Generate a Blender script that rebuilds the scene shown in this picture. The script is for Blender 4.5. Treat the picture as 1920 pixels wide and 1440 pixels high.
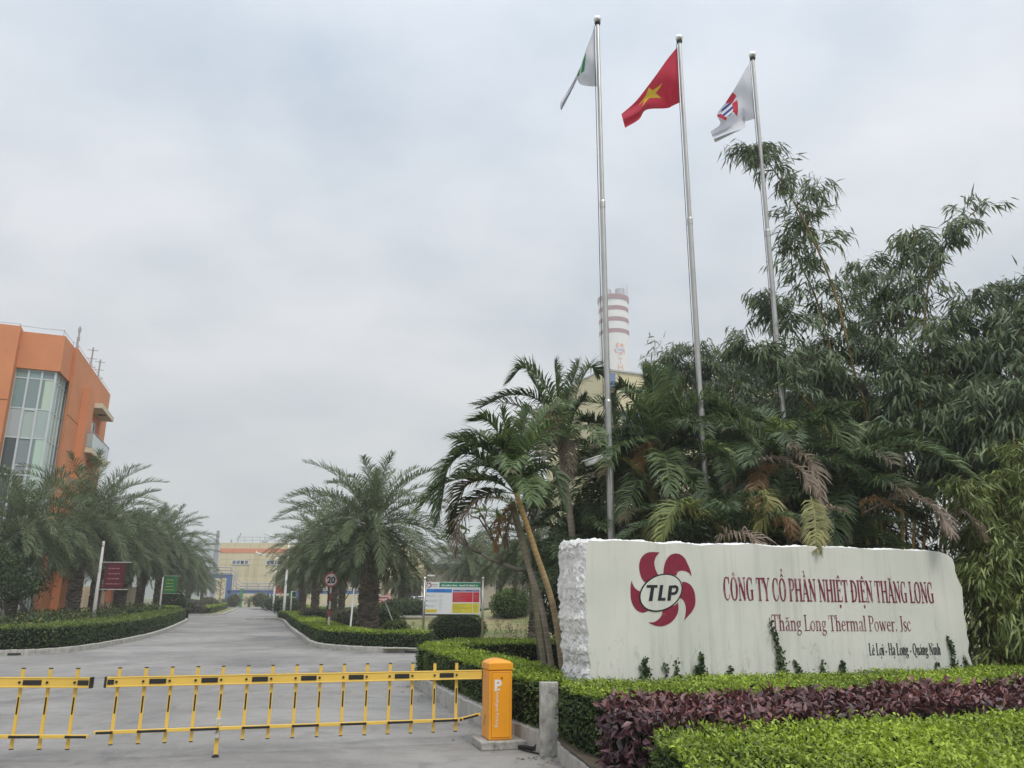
import bpy, math, random
import numpy as np
from mathutils import Vector, Matrix
PI = math.pi
sc = bpy.context.scene
for o in list(bpy.data.objects): bpy.data.objects.remove(o)

# ------------------------------------------------------------------ camera
CH, FP, PITCH, ROLL = 1.7, 1480.0, math.radians(15.12), math.radians(.31)
cam_d = bpy.data.cameras.new('camera'); cam = bpy.data.objects.new('camera', cam_d)
sc.collection.objects.link(cam)
cam_d.sensor_fit = 'HORIZONTAL'; cam_d.sensor_width = 36.0; cam_d.lens = 36.0 * FP / 1920.0
cam_d.clip_start = .1; cam_d.clip_end = 9000
M3 = Matrix.Rotation(PI / 2 + PITCH, 3, 'X') @ Matrix.Rotation(ROLL, 3, 'Z')
cam.matrix_world = Matrix.Translation((0, 0, CH)) @ M3.to_4x4()
sc.camera = cam
# ------------------------------------------------------------------ light
SUN_EL, SUN_AZ = 52, 150          # azimuth clockwise from +Y: behind the camera, to the right
sun_d = bpy.data.lights.new('sun', 'SUN'); sun = bpy.data.objects.new('sun', sun_d)
sc.collection.objects.link(sun)
sun_d.energy = 1.5; sun_d.angle = math.radians(16); sun_d.color = (1, .96, .9)
_d = Vector((math.sin(math.radians(SUN_AZ)) * math.cos(math.radians(SUN_EL)), math.cos(math.radians(SUN_AZ)) * math.cos(math.radians(SUN_EL)), math.sin(math.radians(SUN_EL))))
sun.rotation_euler = _d.to_track_quat('Z', 'Y').to_euler()
sun.location = (0, 0, 60)
W = bpy.data.worlds.new('World'); sc.world = W; W.use_nodes = True
wt = W.node_tree; wt.nodes.clear()
def wn(t, **k):
    n = wt.nodes.new(t)
    for a, b in k.items(): setattr(n, a, b)
    return n
wl = wt.links.new
wo = wn('ShaderNodeOutputWorld'); bg = wn('ShaderNodeBackground'); bg.inputs[1].default_value = .1
sky = wn('ShaderNodeTexSky'); sky.sky_type = 'NISHITA'; sky.sun_disc = False
sky.sun_elevation = math.radians(SUN_EL); sky.sun_rotation = math.radians(SUN_AZ); sky.dust_density = 3
tc = wn('ShaderNodeTexCoord'); sep = wn('ShaderNodeSeparateXYZ'); wl(tc.outputs['Generated'], sep.inputs[0])
# overcast luminance by elevation (brighter towards the zenith) and soft cloud banks projected on a flat deck
addz = wn('ShaderNodeMath', operation='ADD'); addz.inputs[1].default_value = .22; wl(sep.outputs[2], addz.inputs[0])
mxz = wn('ShaderNodeMath', operation='MAXIMUM'); mxz.inputs[1].default_value = .08; wl(addz.outputs[0], mxz.inputs[0])
dx = wn('ShaderNodeMath', operation='DIVIDE'); wl(sep.outputs[0], dx.inputs[0]); wl(mxz.outputs[0], dx.inputs[1])
dy = wn('ShaderNodeMath', operation='DIVIDE'); wl(sep.outputs[1], dy.inputs[0]); wl(mxz.outputs[0], dy.inputs[1])
cmb = wn('ShaderNodeCombineXYZ'); wl(dx.outputs[0], cmb.inputs[0]); wl(dy.outputs[0], cmb.inputs[1])
cmb.inputs[2].default_value = 3.7
n1 = wn('ShaderNodeTexNoise'); n1.inputs['Scale'].default_value = .8; n1.inputs['Detail'].default_value = 5; n1.inputs['Roughness'].default_value = .48; n1.inputs['Distortion'].default_value = .35
wl(cmb.outputs[0], n1.inputs['Vector'])
n2 = wn('ShaderNodeTexNoise'); n2.inputs['Scale'].default_value = 2.6; n2.inputs['Detail'].default_value = 5; n2.inputs['Roughness'].default_value = .5
wl(cmb.outputs[0], n2.inputs['Vector'])
mxn = wn('ShaderNodeMix', data_type='FLOAT'); mxn.inputs[0].default_value = .36; wl(n1.outputs[0], mxn.inputs[2]); wl(n2.outputs[0], mxn.inputs[3])
cr = wn('ShaderNodeValToRGB'); wl(mxn.outputs[0], cr.inputs[0])
cr.color_ramp.elements[0].position = .38; cr.color_ramp.elements[0].color = (.40, .475, .57, 1)
cr.color_ramp.elements[1].position = .60; cr.color_ramp.elements[1].color = (.81, .815, .84, 1)
e = cr.color_ramp.elements.new(.49); e.color = (.60, .65, .705, 1)
el = wn('ShaderNodeValToRGB'); wl(sep.outputs[2], el.inputs[0])
ee = el.color_ramp.elements
ee[0].position = 0; ee[0].color = (.84, .81, .765, 1)
ee[1].position = 1; ee[1].color = (3.3, 3.25, 3.2, 1)
for p_, c_ in ((.2, (.90, .875, .85)), (.45, (.95, .96, .97)), (.66, (1.15, 1.17, 1.19)), (.8, (2.6, 2.57, 2.52))):
    q = ee.new(p_); q.color = (*c_, 1)
mul = wn('ShaderNodeMix', data_type='RGBA', blend_type='MULTIPLY'); mul.inputs[0].default_value = 1
wl(cr.outputs[0], mul.inputs[6]); wl(el.outputs[0], mul.inputs[7])
sc10 = wn('ShaderNodeMix', data_type='RGBA', blend_type='MULTIPLY'); sc10.inputs[0].default_value = 1; sc10.inputs[7].default_value = (8.4, 8.5, 8.75, 1)
wl(mul.outputs[2], sc10.inputs[6])
fin = wn('ShaderNodeMix', data_type='RGBA'); fin.inputs[0].default_value = .96
wl(sky.outputs[0], fin.inputs[6]); wl(sc10.outputs[2], fin.inputs[7]); wl(fin.outputs[2], bg.inputs[0]); wl(bg.outputs[0], wo.inputs[0])
fin.clamp_result = False; mul.clamp_result = False; sc10.clamp_result = False
sc.view_settings.view_transform = 'Standard'; sc.view_settings.look = 'None'
sc.view_settings.exposure = 0.38; sc.view_settings.gamma = 1
sc.render.engine = 'CYCLES'
cy = sc.cycles
cy.max_bounces = 6; cy.diffuse_bounces = 3; cy.glossy_bounces = 2; cy.transmission_bounces = 3; cy.transparent_max_bounces = 8; cy.volume_bounces = 1
cy.caustics_reflective = False; cy.caustics_refractive = False; cy.use_denoising = True

# ------------------------------------------------------------------ survey helpers: photo sight line -> point in the place
def ray(px, py): return M3 @ Vector(((px - 960) / FP, (720 - py) / FP, -1.0))
def G(px, py, z=0.0):
    d = ray(px, py); t = (z - CH) / d.z; return Vector((d.x * t, d.y * t, z))
def D(px, py, Y):
    d = ray(px, py); t = Y / d.y; return Vector((d.x * t, Y, CH + d.z * t))
def V(px, py, A, B):             # sight line meets the vertical plane through plan points A, B
    d = ray(px, py); n = Vector((B[1] - A[1], A[0] - B[0]))
    t = (n.x * A[0] + n.y * A[1]) / (n.x * d.x + n.y * d.y)
    return Vector((d.x * t, d.y * t, CH + d.z * t))

# ------------------------------------------------------------------ materials
MATS = {}
def mat(name, col, rough=.7, metal=0.0, noise=None, bump=None, spec=.4, attr=False, transl=0, stain=None, coat=0, emit=None):
    """noise=(scale, amount[, colour2]); bump=(scale, strength); stain=(colour, scale xyz, threshold)"""
    m = bpy.data.materials.new(name); m.use_nodes = True; nt = m.node_tree; L = nt.links.new
    b = nt.nodes['Principled BSDF']; out = nt.nodes['Material Output']
    b.inputs['Roughness'].default_value = rough; b.inputs['Metallic'].default_value = metal
    b.inputs['Specular IOR Level'].default_value = spec
    if coat: b.inputs['Coat Weight'].default_value = coat; b.inputs['Coat Roughness'].default_value = .15
    def node(t, **k):
        n = nt.nodes.new(t)
        for a, v in k.items(): setattr(n, a, v)
        return n
    tco = node('ShaderNodeTexCoord')
    if attr:
        a = node('ShaderNodeAttribute'); a.attribute_name = 'col'; src = a.outputs['Color']
    else:
        r = node('ShaderNodeRGB'); r.outputs[0].default_value = (*col, 1); src = r.outputs[0]
    if noise:
        n = node('ShaderNodeTexNoise'); n.inputs['Scale'].default_value = noise[0]; n.inputs['Detail'].default_value = 6; n.inputs['Roughness'].default_value = .6
        L(tco.outputs['Object'], n.inputs['Vector'])
        mp = node('ShaderNodeMapRange'); mp.inputs[1].default_value = .3; mp.inputs[2].default_value = .7; L(n.outputs[0], mp.inputs[0])
        mx = node('ShaderNodeMix', data_type='RGBA'); L(mp.outputs[0], mx.inputs[0])
        if len(noise) > 2:
            mx.inputs[7].default_value = (*noise[2], 1); L(src, mx.inputs[6]); mp.inputs[4].default_value = noise[1]
        else:
            k0 = node('ShaderNodeMix', data_type='RGBA', blend_type='MULTIPLY'); k0.inputs[0].default_value = 1; L(src, k0.inputs[6]); k0.inputs[7].default_value = (1 - noise[1],) * 3 + (1,)
            k1 = node('ShaderNodeMix', data_type='RGBA', blend_type='MULTIPLY'); k1.inputs[0].default_value = 1; L(src, k1.inputs[6]); k1.inputs[7].default_value = (1 + noise[1],) * 3 + (1,)
            L(k0.outputs[2], mx.inputs[6]); L(k1.outputs[2], mx.inputs[7])
        src = mx.outputs[2]
    if stain:
        sm = node('ShaderNodeMapping'); sm.inputs['Scale'].default_value = stain[1]; L(tco.outputs['Object'], sm.inputs[0])
        n = node('ShaderNodeTexNoise'); n.inputs['Scale'].default_value = 1; n.inputs['Detail'].default_value = 7; n.inputs['Roughness'].default_value = .62; L(sm.outputs[0], n.inputs['Vector'])
        mp = node('ShaderNodeMapRange'); mp.inputs[1].default_value = stain[2]; mp.inputs[2].default_value = stain[2] + .22; mp.inputs[4].default_value = stain[3] if len(stain) > 3 else .6; L(n.outputs[0], mp.inputs[0])
        mx = node('ShaderNodeMix', data_type='RGBA'); L(mp.outputs[0], mx.inputs[0]); L(src, mx.inputs[6]); mx.inputs[7].default_value = (*stain[0], 1)
        src = mx.outputs[2]
    L(src, b.inputs['Base Color'])
    if bump:
        n = node('ShaderNodeTexNoise'); n.inputs['Scale'].default_value = bump[0]; n.inputs['Detail'].default_value = 8; n.inputs['Roughness'].default_value = .65
        L(tco.outputs['Object'], n.inputs['Vector'])
        bp = node('ShaderNodeBump'); bp.inputs['Strength'].default_value = bump[1]; bp.inputs['Distance'].default_value = .02; L(n.outputs[0], bp.inputs['Height']); L(bp.outputs[0], b.inputs['Normal'])
    if transl:
        t = node('ShaderNodeBsdfTranslucent'); L(src, t.inputs[0]); ms = node('ShaderNodeMixShader'); ms.inputs[0].default_value = transl
        L(b.outputs[0], ms.inputs[1]); L(t.outputs[0], ms.inputs[2]); L(ms.outputs[0], out.inputs[0])
    MATS[name] = m; return m
mat('leaf', (0, 0, 0), .5, attr=True, transl=.34, spec=.45)
mat('waxleaf', (0, 0, 0), .38, attr=True, transl=.12, spec=.5)
mat('core', (.012, .017, .008), 1, spec=0)
mat('soil', (.10, .075, .05), 1, noise=(3, .3), bump=(12, .6))
mat('steel', (.46, .45, .42), .38, .85, noise=(2, .12))
mat('brightsteel', (.75, .75, .72), .2, 1)
mat('whitepaint', (.72, .72, .70), .5, noise=(4, .06))
mat('yellow', (.76, .50, .095), .42, noise=(1.5, .07), stain=((.45, .28, .06), (9, 9, 30), .62, .35))
mat('orange', (.82, .33, .018), .36, noise=(2.5, .05), stain=((.42, .16, .02), (6, 6, 1.5), .63, .4), bump=(350, .05))
mat('tape', (.5, .48, .42), .6, noise=(30, .35))
mat('black', (.02, .02, .02), .5)
mat('rubber', (.015, .015, .015), .8)
mat('concrete', (.42, .40, .36), .9, noise=(9, .3), bump=(45, .7), stain=((.11, .11, .09), (9, 9, 5), .48, .8))
mat('kerbmat', (.42, .40, .36), .9, noise=(4, .2), bump=(60, .3), stain=((.12, .12, .10), (1.5, 1.5, 8), .55, .6))
mat('orangewall', (.60, .235, .105), .85, noise=(.7, .07), stain=((.42, .13, .05), (1.6, 1.6, .25), .62, .35), bump=(40, .1))
mat('orangeshade', (.50, .13, .06), .85, noise=(1, .08))  # wall orange darkened to hold the shade of the flank recess
mat('cream', (.60, .53, .38), .8, noise=(1, .08))
mat('joint', (.20, .07, .03), .9)
mat('creamwall', (.60, .53, .34), .85, noise=(.3, .08), stain=((.28, .23, .13), (.8, .8, .10), .56, .55))
mat('plantwall', (.60, .52, .30), .8, noise=(.08, .06))
mat('band', (.66, .26, .15), .8)
mat('glass', (0, 0, 0), .12, attr=True, spec=.9)
mat('frame', (.55, .60, .60), .4, .3)
mat('blue', (.07, .14, .31), .55)
mat('greypipe', (.34, .34, .36), .5, .3)
mat('green', (.06, .22, .08), .55)
mat('maroonband', (.22, .055, .08), .85)
mat('chimwhite', (.66, .66, .64), .85, noise=(.02, .05), stain=((.35, .34, .33), (.12, .12, .015), .6, .35))
mat('roofgrey', (.42, .43, .44), .8)
mat('beige', (.38, .33, .24), .9, noise=(.3, .1))
mat('dark', (.03, .035, .04), .7)
mat('trunk', (0, 0, 0), .95, attr=True, noise=(5, .25))
mat('bark', (.19, .16, .13), .95, noise=(6, .3))
mat('culm', (.36, .20, .05), .5, noise=(1.2, .9, (.10, .12, .04)))
mat('twig', (.12, .12, .05), .8)
mat('signred', (.225, .014, .038), .6, noise=(14, .14), stain=((.50, .22, .24), (5, 5, 9), .60, .55))
mat('letterred', (.19, .02, .045), .65, stain=((.52, .36, .36), (2.2, 2.2, 5), .50, .75))
mat('signblack', (.012, .014, .02), .5, stain=((.3, .32, .32), (3, 3, 6), .6, .5))
mat('logowhite', (.66, .67, .62), .7)
mat('flagred', (.58, .035, .07), .75, transl=.35)
mat('flagyellow', (.72, .52, .05), .75, transl=.35)
mat('flagwhite', (.74, .75, .80), .75, transl=.3)
mat('flaggreen', (.03, .28, .08), .75, transl=.3)
mat('flagblue', (.02, .05, .28), .75, transl=.3)
mat('redpaint', (.50, .02, .02), .5)
mat('signface', (.52, .49, .46), .6)
mat('fadedred', (.30, .05, .045), .6)
mat('boardwhite', (.70, .71, .72), .4)
mat('boardgreen', (.02, .22, .11), .4)
mat('boardblue', (.03, .20, .55), .4)
mat('boardred', (.56, .03, .06), .4)
mat('boardyellow', (.66, .58, .06), .4)
mat('boardnavy', (.06, .05, .30), .4)
mat('greyink', (.35, .36, .38), .6)
mat('pinkink', (.50, .20, .18), .6)
mat('oliveink', (.36, .32, .03), .6)
mat('maroon', (.095, .012, .022), .6)
mat('bannergreen', (.02, .17, .06), .6)
mat('carred', (.35, .02, .03), .3, coat=.5)
mat('carpink', (.55, .22, .20), .35, coat=.5)
mat('carwhite', (.6, .6, .6), .35, coat=.5)
mat('lightbanner', (.55, .07, .09), .7)
mat('mountain', (.05, .085, .07), 1, noise=(.01, .2), spec=0)

def mat_ground(name, c1, c2, c3, s1, s2):
    m = bpy.data.materials.new(name); m.use_nodes = True; nt = m.node_tree; L = nt.links.new; b = nt.nodes['Principled BSDF']
    b.inputs['Roughness'].default_value = .95; b.inputs['Specular IOR Level'].default_value = .2
    t = nt.nodes.new('ShaderNodeTexCoord')
    a = nt.nodes.new('ShaderNodeTexNoise'); a.inputs['Scale'].default_value = s1; a.inputs['Detail'].default_value = 8; a.inputs['Roughness'].default_value = .65; L(t.outputs['Object'], a.inputs['Vector'])
    c = nt.nodes.new('ShaderNodeTexNoise'); c.inputs['Scale'].default_value = s2; c.inputs['Detail'].default_value = 6; c.inputs['Roughness'].default_value = .7; L(t.outputs['Object'], c.inputs['Vector'])
    r = nt.nodes.new('ShaderNodeValToRGB'); L(a.outputs[0], r.inputs[0])
    r.color_ramp.elements[0].position = .38; r.color_ramp.elements[0].color = (*c1, 1); r.color_ramp.elements[1].position = .62; r.color_ramp.elements[1].color = (*c2, 1)
    mp = nt.nodes.new('ShaderNodeMapRange'); mp.inputs[1].default_value = .45; mp.inputs[2].default_value = .75; mp.inputs[4].default_value = .7; L(c.outputs[0], mp.inputs[0])
    x = nt.nodes.new('ShaderNodeMix'); x.data_type = 'RGBA'; L(mp.outputs[0], x.inputs[0]); L(r.outputs[0], x.inputs[6]); x.inputs[7].default_value = (*c3, 1)
    L(x.outputs[2], b.inputs['Base Color'])
    bp = nt.nodes.new('ShaderNodeBump'); bp.inputs['Strength'].default_value = .35; bp.inputs['Distance'].default_value = .02; L(c.outputs[0], bp.inputs['Height']); L(bp.outputs[0], b.inputs['Normal'])
    MATS[name] = m
mat_ground('lawnmat', (.27, .22, .12), (.11, .15, .04), (.30, .25, .15), .45, 6)
mat_ground('groundmat', (.10, .12, .05), (.16, .14, .08), (.07, .09, .03), .1, 3)

def mat_road():
    m = bpy.data.materials.new('road'); m.use_nodes = True; nt = m.node_tree; L = nt.links.new; b = nt.nodes['Principled BSDF']
    b.inputs['Roughness'].default_value = .88; b.inputs['Specular IOR Level'].default_value = .3
    t = nt.nodes.new('ShaderNodeTexCoord')
    def nz(scale, det, ro, sx=1, sy=1, dist=0):
        mp = nt.nodes.new('ShaderNodeMapping'); mp.inputs['Scale'].default_value = (sx, sy, 1); mp.inputs['Rotation'].default_value = (0, 0, .3); L(t.outputs['Object'], mp.inputs[0])
        n = nt.nodes.new('ShaderNodeTexNoise'); n.inputs['Scale'].default_value = scale; n.inputs['Detail'].default_value = det; n.inputs['Roughness'].default_value = ro; n.inputs['Distortion'].default_value = dist; L(mp.outputs[0], n.inputs['Vector']); return n
    a = nz(.28, 6, .6, dist=.6); r = nt.nodes.new('ShaderNodeValToRGB'); L(a.outputs[0], r.inputs[0])
    r.color_ramp.elements[0].position = .33; r.color_ramp.elements[0].color = (.17, .163, .152, 1); r.color_ramp.elements[1].position = .62; r.color_ramp.elements[1].color = (.335, .318, .296, 1)
    def mixin(src, n, lo, hi, amt, col):
        mp = nt.nodes.new('ShaderNodeMapRange'); mp.inputs[1].default_value = lo; mp.inputs[2].default_value = hi; mp.inputs[4].default_value = amt; L(n.outputs[0], mp.inputs[0])
        x = nt.nodes.new('ShaderNodeMix'); x.data_type = 'RGBA'; L(mp.outputs[0], x.inputs[0]); L(src, x.inputs[6]); x.inputs[7].default_value = (*col, 1); return x.outputs[2]
    s = mixin(r.outputs[0], nz(1.6, 8, .75, .5, 1.3, .8), .48, .66, .55, (.14, .135, .128))
    s = mixin(s, nz(2.2, 8, .7, 1.4, .5, .4), .52, .68, .55, (.33, .30, .27))
    s = mixin(s, nz(60, 3, .6), .4, .75, .45, (.10, .097, .092))
    s = mixin(s, nz(.7, 8, .72, 1.2, .7, 1.2), .55, .66, .5, (.12, .117, .112))
    s = mixin(s, nz(7, 6, .75), .60, .72, .5, (.09, .088, .084))
    L(s, b.inputs['Base Color'])
    n = nz(90, 4, .7); bp = nt.nodes.new('ShaderNodeBump'); bp.inputs['Strength'].default_value = .35; bp.inputs['Distance'].default_value = .006; L(n.outputs[0], bp.inputs['Height']); L(bp.outputs[0], b.inputs['Normal'])
    MATS['road'] = m
mat_road()

def mat_stone():
    m = bpy.data.materials.new('stone'); m.use_nodes = True; nt = m.node_tree; L = nt.links.new; b = nt.nodes['Principled BSDF']
    b.inputs['Roughness'].default_value = .65
    t = nt.nodes.new('ShaderNodeTexCoord')
    a = nt.nodes.new('ShaderNodeTexNoise'); a.inputs['Scale'].default_value = .9; a.inputs['Detail'].default_value = 6; L(t.outputs['Object'], a.inputs['Vector'])
    r = nt.nodes.new('ShaderNodeValToRGB'); L(a.outputs[0], r.inputs[0]); r.color_ramp.elements[0].position = .35; r.color_ramp.elements[0].color = (.61, .615, .54, 1); r.color_ramp.elements[1].position = .65; r.color_ramp.elements[1].color = (.73, .715, .64, 1)
    mp = nt.nodes.new('ShaderNodeMapping'); mp.inputs['Scale'].default_value = (7, 7, .35); L(t.outputs['Object'], mp.inputs[0])
    c = nt.nodes.new('ShaderNodeTexNoise'); c.inputs['Scale'].default_value = 1; c.inputs['Detail'].default_value = 8; c.inputs['Roughness'].default_value = .6; L(mp.outputs[0], c.inputs['Vector'])
    mr = nt.nodes.new('ShaderNodeMapRange'); mr.inputs[1].default_value = .5; mr.inputs[2].default_value = .75; mr.inputs[4].default_value = .38; L(c.outputs[0], mr.inputs[0])
    x = nt.nodes.new('ShaderNodeMix'); x.data_type = 'RGBA'; L(mr.outputs[0], x.inputs[0]); L(r.outputs[0], x.inputs[6]); x.inputs[7].default_value = (.30, .31, .26, 1)
    # algae and dirt creeping up from the bed: a real stain, strongest near the foot
    sp = nt.nodes.new('ShaderNodeSeparateXYZ'); L(t.outputs['Object'], sp.inputs[0])
    h = nt.nodes.new('ShaderNodeMapRange'); h.inputs[1].default_value = 0; h.inputs[2].default_value = 1.5; h.inputs[3].default_value = .13; h.inputs[4].default_value = -.12; L(sp.outputs[2], h.inputs[0])
    d = nt.nodes.new('ShaderNodeTexNoise'); d.inputs['Scale'].default_value = 9; d.inputs['Detail'].default_value = 9; d.inputs['Roughness'].default_value = .75; d.inputs['Distortion'].default_value = .6
    mp2 = nt.nodes.new('ShaderNodeMapping'); mp2.inputs['Scale'].default_value = (1, 1, .45); L(t.outputs['Object'], mp2.inputs[0]); L(mp2.outputs[0], d.inputs['Vector'])
    ad = nt.nodes.new('ShaderNodeMath'); ad.operation = 'ADD'; L(d.outputs[0], ad.inputs[0]); L(h.outputs[0], ad.inputs[1])
    m2 = nt.nodes.new('ShaderNodeMapRange'); m2.inputs[1].default_value = .54; m2.inputs[2].default_value = .74; m2.inputs[4].default_value = .75; L(ad.outputs[0], m2.inputs[0])
    y = nt.nodes.new('ShaderNodeMix'); y.data_type = 'RGBA'; L(m2.outputs[0], y.inputs[0]); L(x.outputs[2], y.inputs[6]); y.inputs[7].default_value = (.17, .19, .13, 1)
    L(y.outputs[2], b.inputs['Base Color'])
    bp = nt.nodes.new('ShaderNodeBump'); bp.inputs['Strength'].default_value = .12; bp.inputs['Distance'].default_value = .01; L(d.outputs[0], bp.inputs['Height']); L(bp.outputs[0], b.inputs['Normal'])
    MATS['stone'] = m
mat_stone()
mat('roughstone', (.86, .84, .81), .8, noise=(9, .16), bump=(38, .9), stain=((.30, .28, .28), (11, 11, 8), .55, .55))

# ------------------------------------------------------------------ object helpers
COL = sc.collection
def link(o, parent=None):
    COL.objects.link(o)
    if parent is not None: o.parent = parent
    return o
def wloc(o):
    v = Vector((0, 0, 0))
    while o is not None: v += o.location; o = o.parent
    return v
def tag(o, label=None, cat=None, group=None, kind=None):
    if label: o['label'] = label
    if cat: o['category'] = cat
    if group: o['group'] = group
    if kind: o['kind'] = kind
    return o
def thing(name, label, cat, loc=(0, 0, 0), group=None):
    o = bpy.data.objects.new(name, None); o.empty_display_size = .2; o.location = loc
    return tag(link(o), label, cat, group)
def finish(name, me, m, parent, loc=None):
    """vertices are in world coordinates; the object gets its origin at loc or on its parent"""
    o = bpy.data.objects.new(name, me)
    if isinstance(m, str): m = [m]
    for k in m: me.materials.append(MATS[k])
    link(o, parent)
    off = wloc(parent) if parent is not None else Vector((0, 0, 0))
    if loc is not None: off = Vector(loc); o.location = off - (wloc(parent) if parent is not None else Vector((0, 0, 0)))
    if off.length > 0: me.transform(Matrix.Translation(-off))
    return o
class MB:
    def __init__(s): s.v = []; s.f = []; s.m = []; s.c = []; s.cur = 0; s.col = None
    def add(s, vs, fs):
        b = len(s.v); s.v += [tuple(v) for v in vs]; s.f += [tuple(b + i for i in f) for f in fs]; s.m += [s.cur] * len(fs)
        if s.col is not None: s.c += [(*s.col, 1)] * len(vs)
        return s
    def box(s, c, sz, rz=0, M=None):
        x, y, z = sz[0] / 2, sz[1] / 2, sz[2] / 2; R = Matrix.Rotation(rz, 3, 'Z') if M is None else M; c = Vector(c)
        vs = [c + R @ Vector(p) for p in ((-x, -y, -z), (x, -y, -z), (x, y, -z), (-x, y, -z), (-x, -y, z), (x, -y, z), (x, y, z), (-x, y, z))]
        return s.add(vs, [(0, 3, 2, 1), (4, 5, 6, 7), (0, 1, 5, 4), (1, 2, 6, 5), (2, 3, 7, 6), (3, 0, 4, 7)])
    def beam(s, a, b, w, h):
        a, b = Vector(a), Vector(b); d = b - a; L = d.length
        q = d.to_track_quat('X', 'Z').to_matrix(); return s.box((a + b) / 2, (L, w, h), M=q)
    def tube(s, pts, rad, n=8, cap=True):
        pts = [Vector(p) for p in pts]; k = len(pts)
        if not hasattr(rad, '__len__'): rad = [rad] * k
        vs = []; up = None
        for i, p in enumerate(pts):
            t = (pts[min(i + 1, k - 1)] - pts[max(i - 1, 0)]).normalized()
            if up is None: up = Vector((0, 0, 1)) if abs(t.z) < .9 else Vector((1, 0, 0))
            a = t.cross(up).normalized(); b2 = a.cross(t).normalized(); up = b2
            vs += [p + (a * math.cos(2 * PI * j / n) + b2 * math.sin(2 * PI * j / n)) * rad[i] for j in range(n)]
        fs = [(i * n + j, i * n + (j + 1) % n, (i + 1) * n + (j + 1) % n, (i + 1) * n + j) for i in range(k - 1) for j in range(n)]
        if cap: fs += [tuple(range(n))[::-1], tuple((k - 1) * n + j for j in range(n))]
        return s.add(vs, fs)
    def lathe(s, c, prof, n=24):
        c = Vector(c); vs = []
        for r, z in prof: vs += [c + Vector((r * math.cos(2 * PI * j / n), r * math.sin(2 * PI * j / n), z)) for j in range(n)]
        k = len(prof); fs = [(i * n + j, i * n + (j + 1) % n, (i + 1) * n + (j + 1) % n, (i + 1) * n + j) for i in range(k - 1) for j in range(n)]
        fs += [tuple(range(n))[::-1], tuple((k - 1) * n + j for j in range(n))]
        return s.add(vs, fs)
    def sphere(s, c, r, n=12):
        rr = r if hasattr(r, '__len__') else (r, r, r); c = Vector(c); vs = []; k = n // 2 + 1
        for i in range(k):
            a = PI * (i + .02 * (i == 0) - .02 * (i == k - 1)) / (k - 1)
            vs += [c + Vector((rr[0] * math.sin(a) * math.cos(2 * PI * j / n), rr[1] * math.sin(a) * math.sin(2 * PI * j / n), rr[2] * math.cos(a))) for j in range(n)]
        fs = [(i * n + j, (i + 1) * n + j, (i + 1) * n + (j + 1) % n, i * n + (j + 1) % n) for i in range(k - 1) for j in range(n)]
        return s.add(vs, fs)
    def prism(s, poly, z0, z1):
        n = len(poly); a = sum(poly[i][0] * poly[(i + 1) % n][1] - poly[(i + 1) % n][0] * poly[i][1] for i in range(n))
        if a < 0: poly = poly[::-1]
        vs = [(p[0], p[1], z0) for p in poly] + [(p[0], p[1], z1) for p in poly]
        return s.add(vs, [tuple(range(n))[::-1], tuple(range(n, 2 * n))] + [(i, (i + 1) % n, n + (i + 1) % n, n + i) for i in range(n)])
    def face(s, vs): return s.add(vs, [tuple(range(len(vs)))])
    def build(s, name, m, parent=None, smooth=False, bevel=0, loc=None, seg=2):
        me = bpy.data.meshes.new(name); me.from_pydata(s.v, [], s.f)
        if any(s.m): me.polygons.foreach_set('material_index', s.m)
        if s.c:
            a = me.color_attributes.new('col', 'FLOAT_COLOR', 'POINT'); a.data.foreach_set('color', np.array(s.c, dtype=np.float32).ravel())
        o = finish(name, me, m, parent, loc)
        if smooth: me.polygons.foreach_set('use_smooth', [True] * len(me.polygons))
        if bevel:
            b = o.modifiers.new('bevel', 'BEVEL'); b.width = bevel; b.segments = seg; b.limit_method = 'ANGLE'; b.harden_normals = False
        return o
def dup(root, loc, rotz=None, scale=None, label=None, group=None):
    def cp(o, p):
        c = o.copy(); COL.objects.link(c); c.parent = p
        for ch in o.children: cp(ch, c)
        return c
    r = cp(root, None); r.location = loc
    if rotz is not None: r.rotation_euler = (0, 0, rotz)
    if scale is not None: r.scale = (scale,) * 3 if not hasattr(scale, '__len__') else scale
    if label: r['label'] = label
    if group: r['group'] = group
    return r

# ------------------------------------------------------------------ leaf meshes
RNG = np.random.default_rng(7)
def unit(a): return a / np.maximum(np.linalg.norm(a, axis=-1, keepdims=True), 1e-9)
def mesh_np(name, V3, quads, tris, cols, m, parent, loc=None, smooth=False):
    V3 = np.ascontiguousarray(V3, dtype=np.float32); nv = len(V3); me = bpy.data.meshes.new(name)
    me.vertices.add(nv); me.vertices.foreach_set('co', V3.ravel())
    nq = 0 if quads is None else len(quads); ntr = 0 if tris is None else len(tris)
    li = np.concatenate([x.ravel() for x in (quads, tris) if x is not None]).astype(np.int32)
    ls = np.concatenate([np.arange(nq) * 4, nq * 4 + np.arange(ntr) * 3]).astype(np.int32)
    me.loops.add(len(li)); me.loops.foreach_set('vertex_index', li)
    me.polygons.add(nq + ntr); me.polygons.foreach_set('loop_start', ls)
    me.update(calc_edges=True)
    a = me.color_attributes.new('col', 'FLOAT_COLOR', 'POINT')
    c4 = np.ones((nv, 4), dtype=np.float32); c4[:, :3] = cols; a.data.foreach_set('color', c4.ravel())
    if smooth: me.polygons.foreach_set('use_smooth', [True] * (nq + ntr))
    return finish(name, me, m, parent, loc)
def pal(n, c1, c2, spread=.25, t=None):
    c1, c2 = np.array(c1), np.array(c2); t = RNG.random(n) if t is None else np.clip(t, 0, 1)
    c = c1[None] * (1 - t[:, None]) + c2[None] * t[:, None]
    return np.clip(c * (1 + spread * (RNG.random((n, 1)) * 2 - 1)), 0, 1)
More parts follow.
